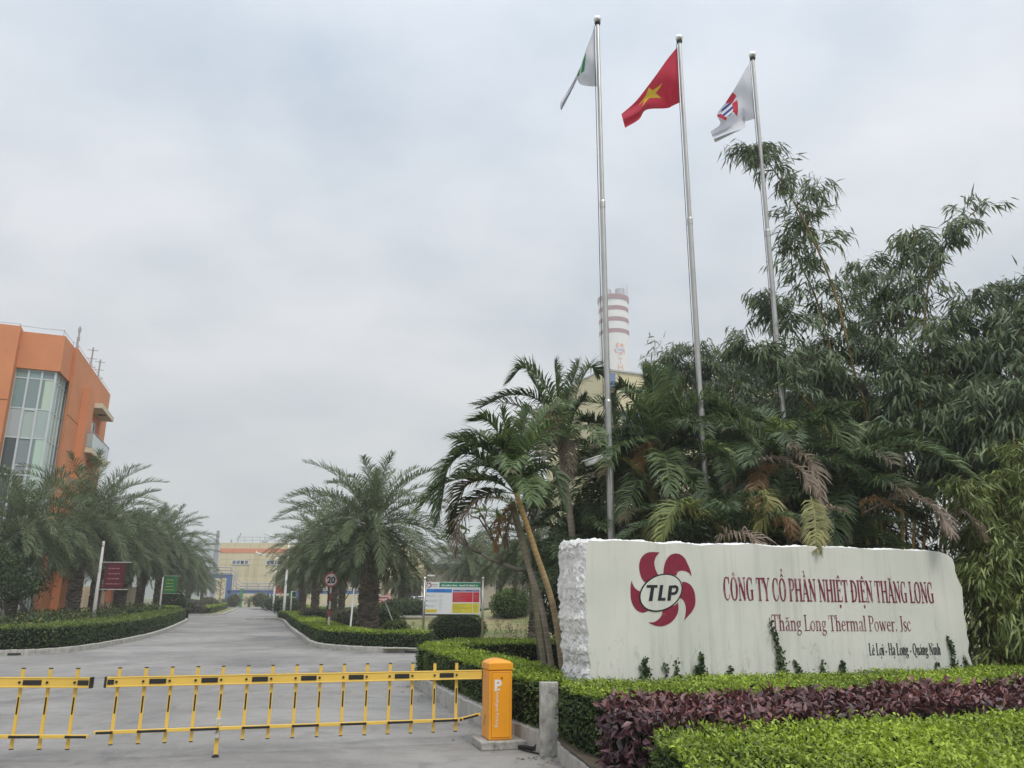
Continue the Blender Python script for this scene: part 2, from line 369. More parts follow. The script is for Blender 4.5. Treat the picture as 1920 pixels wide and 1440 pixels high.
def leaves(P, Dv, N, L, Wd, cols, fold=.25, belly=.45):
    """folded leaf blades: 5 vertices, 2 quads each"""
    n = len(P); Dv = unit(Dv); S = unit(np.cross(Dv, N)); N = np.cross(S, Dv)
    L = L[:, None]; Wd = Wd[:, None]; mid = P + Dv * L * belly
    V3 = np.stack([P, mid + S * Wd / 2 + N * Wd * fold, P + Dv * L - N * L * .12, mid - S * Wd / 2 + N * Wd * fold, mid], 1).reshape(-1, 3)
    b = (np.arange(n) * 5)[:, None]
    q = np.concatenate([b + np.array([[0, 1, 2, 4]]), b + np.array([[0, 4, 2, 3]])])
    return V3, q, np.repeat(cols, 5, 0)
def build_leaves(name, parts, m, parent, loc=None):
    vs, qs, cs, b = [], [], [], 0
    for v, q, c in parts: vs.append(v); qs.append(q + b); cs.append(c); b += len(v)
    return mesh_np(name, np.concatenate(vs), np.concatenate(qs), None, np.concatenate(cs), m, parent, loc)
def lown(P, s=1.0, seed=0.0):
    x, y, z = P[:, 0] * s + seed, P[:, 1] * s + 1.7 * seed, P[:, 2] * s
    return (np.sin(1.9 * x + 1.1 * np.sin(1.3 * y)) + np.sin(2.3 * y + 1.7 * np.sin(1.1 * x + z)) + np.sin(2.9 * z + 1.3 * x) + .7 * np.sin(5.1 * x + 3.7 * y + 4.3 * z)) / 3.7
def inpoly(px, py, poly):
    r = np.zeros(len(px), bool); n = len(poly)
    for i in range(n):
        x1, y1 = poly[i][:2]; x2, y2 = poly[(i + 1) % n][:2]
        if y1 == y2: continue
        c = ((y1 > py) != (y2 > py)) & (px < (x2 - x1) * (py - y1) / (y2 - y1) + x1); r ^= c
    return r
def hedge(name, poly, z0, z1, leaf, dens, ctop, cside, label, cat='hedge', rough=.035, wfac=.55, group=None, m='leaf', seed=1.0, sidedens=1.0, top_jit=.9, rounded=.08):
    """clipped hedge: dark twiggy core and individual leaves over its top and flanks"""
    poly = [(p[0], p[1]) for p in poly]
    ar = sum(poly[i][0] * poly[(i + 1) % len(poly)][1] - poly[(i + 1) % len(poly)][0] * poly[i][1] for i in range(len(poly)))
    if ar < 0: poly = poly[::-1]
    ar = abs(ar) / 2; cx = sum(p[0] for p in poly) / len(poly); cy_ = sum(p[1] for p in poly) / len(poly)
    t = thing(name, label, cat, (cx, cy_, z0), group)
    n = len(poly); ins = []
    for i in range(n):
        p0, p1, p2 = Vector(poly[i - 1]), Vector(poly[i]), Vector(poly[(i + 1) % n])
        e1 = (p1 - p0).normalized(); e2 = (p2 - p1).normalized(); nn = Vector((-(e1.y + e2.y), e1.x + e2.x)); nn = nn.normalized() if nn.length > .01 else Vector((-e1.y, e1.x))
        ins.append(p1 + nn * min(leaf * .9, .09))
    MB().prism(ins, z0, z1 - leaf * .9).build('branches', 'core', t)
    x0, x1 = min(p[0] for p in poly), max(p[0] for p in poly); y0, y1 = min(p[1] for p in poly), max(p[1] for p in poly)
    nt_ = int(ar * dens); k = int(nt_ * (x1 - x0) * (y1 - y0) / max(ar, .01) * 1.05)
    px = RNG.uniform(x0, x1, k); py = RNG.uniform(y0, y1, k); ok = inpoly(px, py, poly); px, py = px[ok], py[ok]
    P = np.stack([px, py, np.full(len(px), z1)], 1); P[:, 2] += lown(P, 2.2, seed) * rough + RNG.normal(0, rough * .5, len(P)) - np.abs(RNG.normal(0, leaf * .5, len(P)))
    dd = RNG.normal(0, 1, (len(P), 3)); dd[:, 2] = np.abs(dd[:, 2]) * .7 + .25
    nn = RNG.normal(0, .45, (len(P), 3)) + [0, 0, 1]
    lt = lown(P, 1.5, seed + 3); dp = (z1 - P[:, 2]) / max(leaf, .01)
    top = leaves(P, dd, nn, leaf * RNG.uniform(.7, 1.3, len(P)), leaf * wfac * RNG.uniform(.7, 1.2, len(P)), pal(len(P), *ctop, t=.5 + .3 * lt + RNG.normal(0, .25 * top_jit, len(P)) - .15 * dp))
    Ps, Ds, Ns = [], [], []
    for i in range(n):
        a, b = np.array(poly[i]), np.array(poly[(i + 1) % n]); e_ = b - a; L_ = np.linalg.norm(e_)
        if L_ < .01: continue
        if len(poly[i]) and (a[1] < 2.2 and b[1] < 2.2): continue
        nm = np.array([e_[1], -e_[0], 0]) / L_; k = int(L_ * (z1 - z0) * dens * sidedens)
        u = RNG.random(k); hz = RNG.random(k); h = z0 + (z1 - z0) * hz
        p = np.stack([a[0] + e_[0] * u, a[1] + e_[1] * u, h], 1)
        off = lown(p, 2.5, seed + 5) * rough * 1.3 + RNG.normal(0, rough * .6, k) - np.maximum(0, hz - .8) * rounded * 3 - np.abs(RNG.normal(0, leaf * .35, k))
        p += nm[None] * off[:, None]
        Ps.append(p); Ns.append(nm[None] + RNG.normal(0, .45, (k, 3)) + [0, 0, .35]); d_ = RNG.normal(0, 1, (k, 3)); d_ += nm[None] * .5; Ds.append(d_)
    P, Ds, Ns = map(np.concatenate, (Ps, Ds, Ns)); lt = lown(P, 2.0, seed + 9)
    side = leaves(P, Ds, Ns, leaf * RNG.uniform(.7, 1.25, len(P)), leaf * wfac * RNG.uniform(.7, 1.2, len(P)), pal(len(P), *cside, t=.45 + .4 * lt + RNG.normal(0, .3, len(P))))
    build_leaves('foliage', [top, side], m, t)
    return t
def ball(name, c, r, leaf, n, cols, label, cat='bush', group=None, flat=.0, stem=0, m='leaf'):
    """rounded shrub made of leaves through a shell"""
    t = thing(name, label, cat, (c[0], c[1], c[2]), group); rr = np.array(r if hasattr(r, '__len__') else (r, r, r))
    cc = np.array([c[0], c[1], c[2] + stem + rr[2] * (1 - flat)])
    u = unit(RNG.normal(0, 1, (n, 3))); 
    if flat: u[:, 2] = np.where(u[:, 2] < -(1 - flat), -u[:, 2], u[:, 2])
    k = 1 + .07 * lown(u * 2, 1.7, c[0]) + RNG.normal(0, .035, n) - np.abs(RNG.normal(0, .06, n))
    P = cc + u * rr * k[:, None]; P[:, 2] = np.maximum(P[:, 2], c[2] + .02)
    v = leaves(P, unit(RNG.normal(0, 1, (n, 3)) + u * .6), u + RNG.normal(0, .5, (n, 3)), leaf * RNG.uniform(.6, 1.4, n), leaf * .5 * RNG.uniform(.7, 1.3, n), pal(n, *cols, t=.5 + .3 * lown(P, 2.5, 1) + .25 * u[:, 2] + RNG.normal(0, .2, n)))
    MB().sphere(cc, tuple(rr * .86), 14).build('branches', 'core', t)
    build_leaves('foliage', [v], m, t)
    if stem: MB().tube([(c[0], c[1], c[2]), (c[0], c[1], cc[2])], .05, 6).build('stem', 'bark', t)
    return t
def resample(ctrl, n):
    """Catmull-Rom through control points"""
    c = np.array([tuple(p) for p in ctrl], float); k = len(c); c = np.vstack([2 * c[0] - c[1], c, 2 * c[-1] - c[-2]])
    t = np.linspace(0, k - 1 - 1e-6, n); i = t.astype(int); f = (t - i)[:, None]
    p0, p1, p2, p3 = c[i], c[i + 1], c[i + 2], c[i + 3]
    return .5 * (2 * p1 + (p2 - p0) * f + (2 * p0 - 5 * p1 + 4 * p2 - p3) * f ** 2 + (3 * p1 - p0 - 3 * p2 + p3) * f ** 3)
def frond(ctrl, n, ll, lw, cols, a0=70, a1=28, lift=.35, droop=.6, start=.14, jit=.12, rr=.016, tip=None, gap=0, lpow=.55, hang=0):
    """pinnate palm frond: rachis strip plus 2n leaflets of 5 vertices"""
    K = 24; C = resample(ctrl, K); T = unit(np.gradient(C, axis=0))
    t = np.linspace(start, 1, n); t = np.concatenate([t, t]); sg = np.concatenate([np.ones(n), -np.ones(n)])
    t = np.clip(t + RNG.normal(0, .25 / n, 2 * n), start, 1); idx = t * (K - 1); i0 = np.minimum(idx.astype(int), K - 2); f = (idx - i0)[:, None]
    B = C[i0] * (1 - f) + C[i0 + 1] * f; TT = unit(T[i0] * (1 - f) + T[i0 + 1] * f)
    up = np.array([0, 0, 1.]) * (1 - hang)
    hv = unit(np.array([[C[-1][0] - C[0][0], C[-1][1] - C[0][1], 0]])); upv = np.where(np.abs(TT[:, 2:3]) > .85, -hv * np.sign(TT[:, 2:3]), np.array([[0, 0, 1.]]))
    S = unit(np.cross(TT, upv)); N = np.cross(S, TT); tt = (t - start) / (1 - start)
    an = np.radians(a0 + (a1 - a0) * tt + RNG.normal(0, 6, 2 * n))[:, None]
    d0 = unit(TT * np.cos(an) + S * sg[:, None] * np.sin(an) + N * (lift + RNG.normal(0, jit, (2 * n, 1))))
    L = (ll * (np.sin(PI * (.14 + .80 * tt)) ** lpow) * RNG.uniform(.85, 1.1, 2 * n))[:, None]
    d1 = unit(d0 + np.array([0, 0, -1.]) * droop * RNG.uniform(.6, 1.4, (2 * n, 1)))
    m_ = B + d0 * L * .5; tp = m_ + d1 * L * .55; w = lw / 2
    wv = unit(np.cross(d0, N * .8 + TT * .3)); 
    V3 = np.stack([B - wv * w * .6, B + wv * w * .6, m_ + wv * w, m_ - wv * w, tp], 1).reshape(-1, 3)
    if gap:
        keep = RNG.random(2 * n) > gap; V3 = V3.reshape(-1, 5, 3)[keep].reshape(-1, 3); t = t[keep]
    k = len(V3) // 5; b = (np.arange(k) * 5)[:, None]
    q = b + np.array([[0, 1, 2, 3]]); tr = b + np.array([[3, 2, 4]])
    c = pal(k, *cols)
    if tip is not None:
        a = np.clip((t[:, None] - tip[1]) / (1 - tip[1] + 1e-6) + RNG.normal(0, .15, (k, 1)), 0, 1); c = c * (1 - a) + np.array(tip[0])[None] * a
    c = np.repeat(c, 5, 0)
    # rachis: 3-sided
    r = np.linspace(rr, rr * .25, K)[:, None]; S2 = unit(np.cross(T, np.array([[.01, .02, 1.]]))); N2 = np.cross(S2, T)
    R3 = np.stack([C + S2 * r, C - S2 * r, C - N2 * r * 1.2], 1).reshape(-1, 3); o = len(V3)
    j = (np.arange(K - 1) * 3)[:, None] + o
    rq = np.concatenate([j + np.array([[0, 1, 4, 3]]), j + np.array([[1, 2, 5, 4]]), j + np.array([[2, 0, 3, 5]])])
    rc = np.tile(np.array(cols[1]) * 1.2 + .01, (len(R3), 1))
    return np.vstack([V3, R3]), np.vstack([q, rq]), tr, np.vstack([c, rc])
def build_fronds(name, fr, m, parent, loc=None):
    vs, qs, ts, cs, b = [], [], [], [], 0
    for v, q, t, c in fr: vs.append(v); qs.append(q + b); ts.append(t + b); cs.append(c); b += len(v)
    return mesh_np(name, np.concatenate(vs), np.concatenate(qs), np.concatenate(ts), np.concatenate(cs), m, parent, loc)
def arc(base, az, el, L, bend, k=6):
    """rachis control points: starts at elevation el and bends down by bend radians"""
    p = np.array(base, float); out = [p.copy()]
    for i in range(k):
        t = (i + .5) / k; a = el - bend * t ** 1.2
        p = p + np.array([math.sin(az) * math.cos(a), math.cos(az) * math.cos(a), math.sin(a)]) * L / k; out.append(p.copy())
    return out

# ================================================================== THE SETTING
def sheet(name, pts, z, m, sub=0):
    o = MB().face([(p[0], p[1], z if len(p) < 3 else p[2]) for p in pts]).build(name, m)
    return tag(o, kind='structure')
sheet('ground', [(-1500, -200), (1500, -200), (1500, 2500), (-1500, 2500)], -.06, 'groundmat')
sheet('road', [(-70, -12), (60, -12), (60, 32), (10, 62), (-30, 134), (-75, 134), (-45, 62), (-70, 50)], 0, 'road')
def smooth_path(p, n):
    r = resample([(q[0], q[1], 0) for q in p], n); return [(a, b) for a, b, _ in r]
LK = [(-30, 23.2), (-20, 23.5), (-15.6, 23.75), (-14.4, 24.0), (-13.75, 24.6), (-13.5, 26.2), (-14.1, 30.2), (-15.8, 37.3), (-19.4, 48.5), (-22.6, 57.5), (-24.6, 58.6), (-40, 60)]
RK = [(-19.5, 60.5), (-16.8, 59.5), (-11.8, 43.9), (-8.1, 32.4), (-7.2, 29.7), (-6.4, 28.0), (-5.3, 26.9), (-4.0, 26.2), (-1.5, 25.8), (6, 25.8), (30, 25.8)]
IK = [(30, 22.3), (8, 21.3), (2, 20.6), (-1.0, 19.6), (-1.85, 18.3), (-1.9, 16.8), (-1.5, 15.2), (-1.05, 13.6), (-.62, 12.3), (-.02, 10.5), (.36, 9.58)]
IK2 = [(.52, 9.50), (.56, 9.0), (.70, 8.2), (.84, 7.2), (.90, 6.2), (.90, 4), (.90, -4)]
LK = smooth_path(LK, 60); RKs = smooth_path(RK, 60); IKs = smooth_path(IK, 50); IK2s = smooth_path(IK2, 24)
def kerb(name, path, w, z1, side=1):
    """kerb stones laid end to end with narrow joints"""
    mb = MB(); acc = 0; pts = [Vector((p[0], p[1], 0)) for p in path]; n = len(pts); L, Rr = [], []
    for i in range(n):
        t = (pts[min(i + 1, n - 1)] - pts[max(i - 1, 0)]).normalized(); nm = Vector((-t.y, t.x, 0)) * side
        L.append(pts[i]); Rr.append(pts[i] + nm * w)
    for i in range(n - 1):
        a, b, c, d = L[i], L[i + 1], Rr[i + 1], Rr[i]; g = (b - a).normalized() * .006
        h = z1 + .004 * math.sin(i * 2.1); b2, c2 = b - g, c - g
        up = Vector((0, 0, h)); lo = Vector((0, 0, -.05))
        mb.add([a + lo, b2 + lo, c2 + lo, d + lo, a + up, b2 + up, c2 + up, d + up], [(0, 3, 2, 1), (4, 5, 6, 7), (0, 1, 5, 4), (1, 2, 6, 5), (2, 3, 7, 6), (3, 0, 4, 7)])
    o = mb.build(name, 'kerbmat'); o.modifiers.new('b', 'BEVEL').width = .012
    return tag(o, kind='structure')
kerb('kerb', LK, .16, .16, 1); kerb('kerb', RKs, .16, .16, 1)
kerb('kerb', IKs, .18, .24, 1); kerb('kerb', IK2s, .16, .17, 1)
kerb('kerb', [(-60, 74), (-33, 73), (-26.5, 72.5), (-26.2, 75), (-36, 108), (-37.5, 112), (-60, 113)], .16, .14, 1)
kerb('kerb', [(-31.5, 111), (-30, 107), (-18.5, 73), (-16.5, 70.5), (0, 70), (30, 70)], .16, .14, 1)
sheet('lawn', LK + [(-60, 60), (-60, 23)], .13, 'lawnmat')
sheet('lawn', [(-60, 74.2), (-33, 73.2), (-26.7, 72.7), (-26.4, 75), (-36.2, 108), (-37.7, 111.8), (-60, 112.8)], .11, 'lawnmat')
sheet('lawn', [(-31.3, 110.8), (-30, 107), (-18.4, 73), (-16.4, 70.7), (0, 70.2), (60, 70.2), (60, 111), (-10, 111)], .11, 'lawnmat')
sheet('soil', IKs + [(.40, 9.66), (.58, 9.58)] + IK2s + [(40, -4), (40, 22.3)], .20, 'soil')
# mounded lawn of the right-hand bed
def mound():
    nx, ny = 60, 50; x0, x1, y0, y1 = -22, 34, 25.9, 66
    poly = [(p[0], p[1]) for p in RKs] + [(30, 66), (-19.5, 66)]
    vs, fs = [], []
    for j in range(ny + 1):
        for i in range(nx + 1):
            x = x0 + (x1 - x0) * i / nx; y = y0 + (y1 - y0) * j / ny
            # clamp to the kerb line on the left
            kx = np.interp(y, [26, 28, 32.4, 43.9, 59.5, 66], [-3.9, -6.3, -7.95, -11.6, -16.6, -19])
            x = max(x, kx)
            z = .13 + 1.25 * math.exp(-((x - 2.5) / 6.5) ** 2 - ((y - 45) / 7.0) ** 2) + .5 * math.exp(-((x - 16) / 8) ** 2 - ((y - 48) / 9) ** 2)
            z += .02 * math.sin(x * 2.1) * math.sin(y * 1.7)
            vs.append((x, y, z))
    for j in range(ny):
        for i in range(nx):
            a = j * (nx + 1) + i; q = (a, a + 1, a + nx + 2, a + nx + 1)
            if len({vs[k][:2] for k in q}) == 4: fs.append(q)
    mb = MB(); mb.add(vs, fs); o = mb.build('lawn', 'lawnmat', smooth=True); tag(o, kind='structure')
mound()
def mound_z(x, y): return .13 + 1.25 * math.exp(-((x - 2.5) / 6.5) ** 2 - ((y - 45) / 7.0) ** 2) + .5 * math.exp(-((x - 16) / 8) ** 2 - ((y - 48) / 9) ** 2)
sheet('yard', [(-34, 104), (60, 100), (60, 150), (-30, 150)], .30, 'road')
def hills():
    mb = MB(); n = 60; P = []
    for i in range(n + 1):
        x = -520 + 620 * i / n
        h = 58 * math.exp(-((x + 345) / 120) ** 2) + 20 * math.exp(-((x + 480) / 90) ** 2) + 18 * math.exp(-((x + 180) / 80) ** 2) + 3 * math.sin(x * .07) + 2 * math.sin(x * .19)
        P.append((x, max(h, 1)))
    rows = [(760, 0), (790, .55), (830, .9), (880, 1.0), (960, .6), (1040, 0)]
    vs = [(x + 4 * math.sin(k * 3 + i), y, h * f - 1) for k, (y, f) in enumerate(rows) for i, (x, h) in enumerate(P)]
    fs = [(k * (n + 1) + i, k * (n + 1) + i + 1, (k + 1) * (n + 1) + i + 1, (k + 1) * (n + 1) + i) for k in range(len(rows) - 1) for i in range(n)]
    mb.add(vs, fs); tag(mb.build('hills', 'mountain', smooth=True), kind='structure')
hills()
def drain(p, q, label):
    t = thing('drain_inlet', label, 'drain', ((p[0] + q[0]) / 2, (p[1] + q[1]) / 2, 0), 'drain inlets in the kerbs')
    a, b = Vector((p[0], p[1], .045)), Vector((q[0], q[1], .045))
    MB().beam(a, b, .016, .055).build('slot', 'black', t)
drain((-14.45, 23.93), (-14.15, 24.08), 'dark slot inlet in the kerb under the long green hedge by the orange building')
drain((-3.3, 25.96), (-2.9, 25.9), 'dark slot inlet in the kerb under the hedge in front of the information board')

# ------------------------------------------------------------------ barrier gates
def barrier(A, B, pk, stick, zs, label, box_end, foot=None):
    """A, B: plan points of the arm line (A at the tip, B at the cabinet); pk: picket positions in metres from A"""
    A, B = Vector((*A, 0)), Vector((*B, 0)); u = (B - A).normalized(); L = (B - A).length; nrm = Vector((u.y, -u.x, 0))  # toward the camera
    if nrm.y > 0: nrm = -nrm
    rz = math.atan2(u.y, u.x); t = thing('barrier_gate', label, 'barrier gate', tuple(B))
    za, zl = zs
    def at(s, z, off=0): p = A + u * s + nrm * off; p.z = z; return p
    def bar(mb, s0, s1, z, h, d, off=0): mb.box(at((s0 + s1) / 2, z, off), (s1 - s0, d, h), rz)
    arm = MB(); bar(arm, 0, L - .05, za, .105, .045); bar(arm, .02, L - .05, za + .0455, .014, .057); bar(arm, .02, L - .05, za - .0455, .014, .057)
    ao = arm.build('arm', 'yellow', t, bevel=.006)
    e = MB(); bar(e, -.012, .012, za, .112, .06); e.build('end_cap', 'black', ao, bevel=.004)
    for a, b in stick: st = MB(); bar(st, a, b, za, .05, .004, .0265); st.build('warning_stripe', 'black', ao)
    rail = MB(); bar(rail, -.05, L - .42, zl, .036, .026, .012); ro = rail.build('lower_rail', 'yellow', t, bevel=.004)
    for a, b in stick: st = MB(); bar(st, a - .05, b + .05, zl - .003, .024, .004, .028); st.build('warning_stripe', 'black', ro)
    if box_end:
        ln = MB(); ln.beam(at(L - .42, zl, .012), at(L - .30, zl + .005, .012), .026, .034); ln.beam(at(L - .30, zl + .005, .012), at(L - .06, zl + .055, .012), .026, .034)
        lo = ln.build('link_rod', 'yellow', t, bevel=.003); MB().beam(at(L - .27, zl + .008, .028), at(L - .09, zl + .045, .028), .004, .022).build('warning_stripe', 'black', lo)
        for s in (L - .39, L - .30): MB().tube([at(s, zl + .002, .02), at(s, zl + .002, .04)], .014, 10).build('bolt', 'black', lo)
    for i, s in enumerate(pk):
        zt, zb = za + .135, zl - .125
        mb = MB()
        if foot is not None and i == foot: zb = zl - .11
        bar(mb, s - .018, s + .018, (zt + zb) / 2, zt - zb, .016, -.031); p = mb.build('picket', 'yellow', t, bevel=.003)
        c = MB(); bar(c, s - .019, s + .019, zt + .004, .01, .02, -.031); c.build('end_cap', 'black', p); c = MB()
        if not (foot is not None and i == foot): bar(c, s - .019, s + .019, zb - .004, .01, .02, -.031); c.build('end_cap', 'black', p)
        c = MB(); bar(c, s - .008, s + .008, za - .235, .17, .004, -.0215); c.build('warning_stripe', 'black', p)
        MB().tube([at(s - .01, za + .002, .022), at(s - .01, za + .002, .034)], .013, 10).build('bolt', 'black', p)
        MB().tube([at(s, zl - .002, .02), at(s, zl - .002, .036)], .015, 10).build('bolt', 'black', p)
        if foot is not None and i == foot:
            g = MB(); bar(g, s - .022, s + .022, zb - .1, .26, .02, -.05); g.build('extension_leg', 'yellow', t, bevel=.003)
            g = MB(); bar(g, s - .028, s + .028, zl + .06, .08, .05, -.02); g.build('tape', 'tape', t, bevel=.01); g = MB(); bar(g, s - .028, s + .028, zl - .07, .07, .05, -.02); g.build('tape', 'tape', t, bevel=.01)
            g = MB(); g.tube([at(s, zb - .22, -.05), at(s, .03, -.05)], .008, 8); g.tube([at(s, .03, -.05), at(s, .004, -.05)], [.018, .042], 14); g.build('foot', 'rubber', t)
    return t, A, u, nrm, L
A0, B0 = (-4.16, 9.06), (-.30, 10.13)
_t = V(198, 1282, A0, B0); A0 = (_t.x, _t.y)
def s_of(px, py):
    p = V(px, py, A0, B0); return (Vector((p.x, p.y)) - Vector(A0)).length * (1 if p.x > A0[0] else -1)
pkx = [220.7, 271, 320.7, 370, 418, 465.5, 512, 558, 603, 647, 690, 733, 774.5, 816, 857]
pks = [s_of(x, 1282 - (x - 198) * .028) for x in pkx]; pk0, pk1 = pks[0], pks[-1]
pks = [pk0 + (pk1 - pk0) * i / 14 for i in range(15)]; sp = (pk1 - pk0) / 14
stick = [(.02, .085)] + [(pks[i] + .05, pks[i + 1] - .045) for i in (1, 3, 5, 7, 9, 11, 13)]
gate, gA, gu, gn, gL = barrier(A0, B0, pks, stick, (.80, .30), 'yellow picket barrier gate hinged on the orange cabinet, closed across the road', True, foot=4)
# left gate: tip at px 170, running out of the frame to its own cabinet
A1, B1 = (-4.46, 8.95), (-8.5, 8.85)
lp = [.09 + .275 * i for i in range(14)]
lst = [(.02, .13)] + [(lp[i] + .05, lp[i + 1] - .045) for i in (1, 3, 5, 7, 9, 11)]
def s1_of(px, py): p = V(px, py, A1, B1); return A1[0] - p.x
lp = [s1_of(140.5 - 51.7 * i, 1281) for i in range(3)]; d_ = lp[1] - lp[0]; lp = [lp[0] + d_ * i for i in range(13)]
lst = [(.02, lp[0] - .04)] + [(lp[i] + .05, lp[i + 1] - .045) for i in (1, 3, 5, 7, 9, 11)]
gate2, hA, hu, hn, hL = barrier(A1, B1, lp, lst, (.80, .27), 'yellow picket barrier gate reaching in from the left edge of the picture', False)

def text_obj(s, size, m, M, parent, name='lettering', ext=.002, align='LEFT', sx=1, sy=1, shear=0, bold=0, spacing=1):
    c = bpy.data.curves.new(name, 'FONT'); c.body = s; c.size = size; c.extrude = ext; c.align_x = align; c.shear = shear; c.offset = bold; c.space_character = spacing; c.resolution_u = 3
    o = bpy.data.objects.new('tmp', c); COL.objects.link(o); bpy.context.view_layer.update()
    me = bpy.data.meshes.new_from_object(o.evaluated_get(bpy.context.evaluated_depsgraph_get())); bpy.data.objects.remove(o); me.name = name
    me.transform(M @ Matrix.Diagonal((sx, sy, 1, 1))); me.materials.clear()
    return finish(name, me, m, parent)
def frameM(o, x, y, z=None):
    """4x4 with given origin and axes"""
    x = Vector(x).normalized(); y = Vector(y).normalized(); z = x.cross(y)
    return Matrix(((x.x, y.x, z.x, o[0]), (x.y, y.y, z.y, o[1]), (x.z, y.z, z.z, o[2]), (0, 0, 0, 1)))
def cabinet(cx, cyy, rz, parent, detail=True):
    R = Matrix.Rotation(rz, 3, 'Z'); C = Vector((cx, cyy, 0)); w, d, z0, z1 = .285, .34, .09, .86
    L = lambda x, y, z: C + R @ Vector((x, y, z))
    b = MB(); b.box(L(0, 0, (z0 + z1) / 2), (w, d, z1 - z0), rz); cb = b.build('cabinet', 'orange', parent, bevel=.018, seg=3)
    h = MB(); prof = [(-w / 2 - .008, z1 + .004), (-w / 2 - .008, z1 + .075)]
    for k in range(0, 9): a = k / 8; prof.append((-w / 2 + .018 + (w - .036) * a, z1 + .098 + .026 * math.sin(PI * a)))
    prof += [(w / 2 + .008, z1 + .075), (w / 2 + .008, z1 + .004)]
    n = len(prof); vs = []
    for y in (-d / 2 - .008, -d / 2 + .03, d / 2 - .03, d / 2 + .008):
        for i, (x, z) in enumerate(prof):
            zz = z if abs(y) < d / 2 - .01 or i in (0, 1, n - 2, n - 1) else min(z, z1 + .082 + .02 * math.sin(PI * (i - 2) / 8) * 0 )
            vs.append(L(x, y, zz))
    fs = [tuple(range(n)), tuple(range(3 * n, 4 * n))[::-1]] + [(k * n + i, (k + 1) * n + i, (k + 1) * n + (i + 1) % n, k * n + (i + 1) % n) for k in range(3) for i in range(n)]
    h.add(vs, fs); h.build('lid', 'orange', cb, bevel=.006)
    if detail:
        dr = MB(); dr.box(L(0, -d / 2 - .002, (z0 + z1) / 2 + .002), (w - .066, .008, z1 - z0 - .06), rz); dd = dr.build('door', 'orange', cb, bevel=.002)
        g = MB()
        for a, b_ in ((L(-w / 2 + .032, -d / 2 - .0015, z0 + .03), L(w / 2 - .032, -d / 2 - .0015, z0 + .03)), (L(-w / 2 + .032, -d / 2 - .0015, z1 - .025), L(w / 2 - .032, -d / 2 - .0015, z1 - .025)), (L(-w / 2 + .032, -d / 2 - .0015, z0 + .03), L(-w / 2 + .032, -d / 2 - .0015, z1 - .025)), (L(w / 2 - .032, -d / 2 - .0015, z0 + .03), L(w / 2 - .032, -d / 2 - .0015, z1 - .025))): g.beam(a, b_, .003, .003)
        g.build('door_gap', 'joint', cb)
        k = MB(); k.tube([L(.01, -d / 2 - .005, z1 - .085), L(.01, -d / 2 - .012, z1 - .085)], .009, 12); k.box(L(.012, -d / 2 - .014, z1 - .092), (.008, .004, .018), rz); k.build('lock', 'black', dd)
        v = MB()
        for i in range(5): v.box(L(-w / 2 - .001, .02 + (i - 2) * .012, z0 + .20 + (2 - i) * .024), (.004, .05, .006), rz)
        v.build('vent', 'black', cb)
        fo = L(-w / 2 + .06, -d / 2 - .0075, z1 - .225); M = frameM(fo, R @ Vector((1, 0, 0)), (0, 0, 1))
        text_obj('P', .17, 'whitepaint', M, dd, bold=.006, ext=.0008)
        e = MB(); q = L(-w / 2 + .115, -d / 2 - .0075, z1 - .215); e.box(q, (.034, .0016, .016), rz); e.box(L(-w / 2 + .086, -d / 2 - .0075, z1 - .215), (.014, .0016, .006), rz); e.build('emblem', 'whitepaint', dd)
        M = frameM(L(-w / 2 + .082, -d / 2 - .0075, z1 - .245), (0, 0, -1), R @ Vector((1, 0, 0)))
        text_obj('Intelligent Parking', .052, 'whitepaint', M, dd, ext=.0008, spacing=1.02)
    pl = MB(); pl.box(L(.03, -.02, .045), (.56, .52, .09), rz); pl.build('plinth', 'concrete', parent, bevel=.012)
    return cb
cabinet(-.16, 10.13, .28, gate)
cabinet(-8.66, 8.9, -.2, gate2, False)
# conduit from the cabinet to the planter
cb_ = [(.10, 9.92, .03), (.2, 9.86, .03), (.28, 9.78, .04), (.33, 9.72, .12), (.38, 9.7, .24), (.42, 9.72, .32)]
cd = MB().tube([tuple(p) for p in resample(cb_, 24)], .022, 8).tube([tuple(p) for p in resample([(.12, 9.86, .012), (.24, 9.70, .012), (.34, 9.62, .012), (.36, 9.70, .02), (.26, 9.76, .03)], 24)], .008, 6)
tag(cd.build('cable', 'rubber', None, smooth=True, loc=(.2, 9.8, 0)), 'black cable conduit curling from the orange cabinet into the planter wall', 'cable')
# concrete pillar closing the planter wall
pw = MB(); pw.box((.435, 9.56, .385), (.205, .13, .77), .06)
tag(pw.build('concrete_pillar', 'concrete', None, bevel=.004, loc=(.435, 9.6, 0)), 'short grey concrete pillar between the clipped hedge and the purple planting', 'pillar')

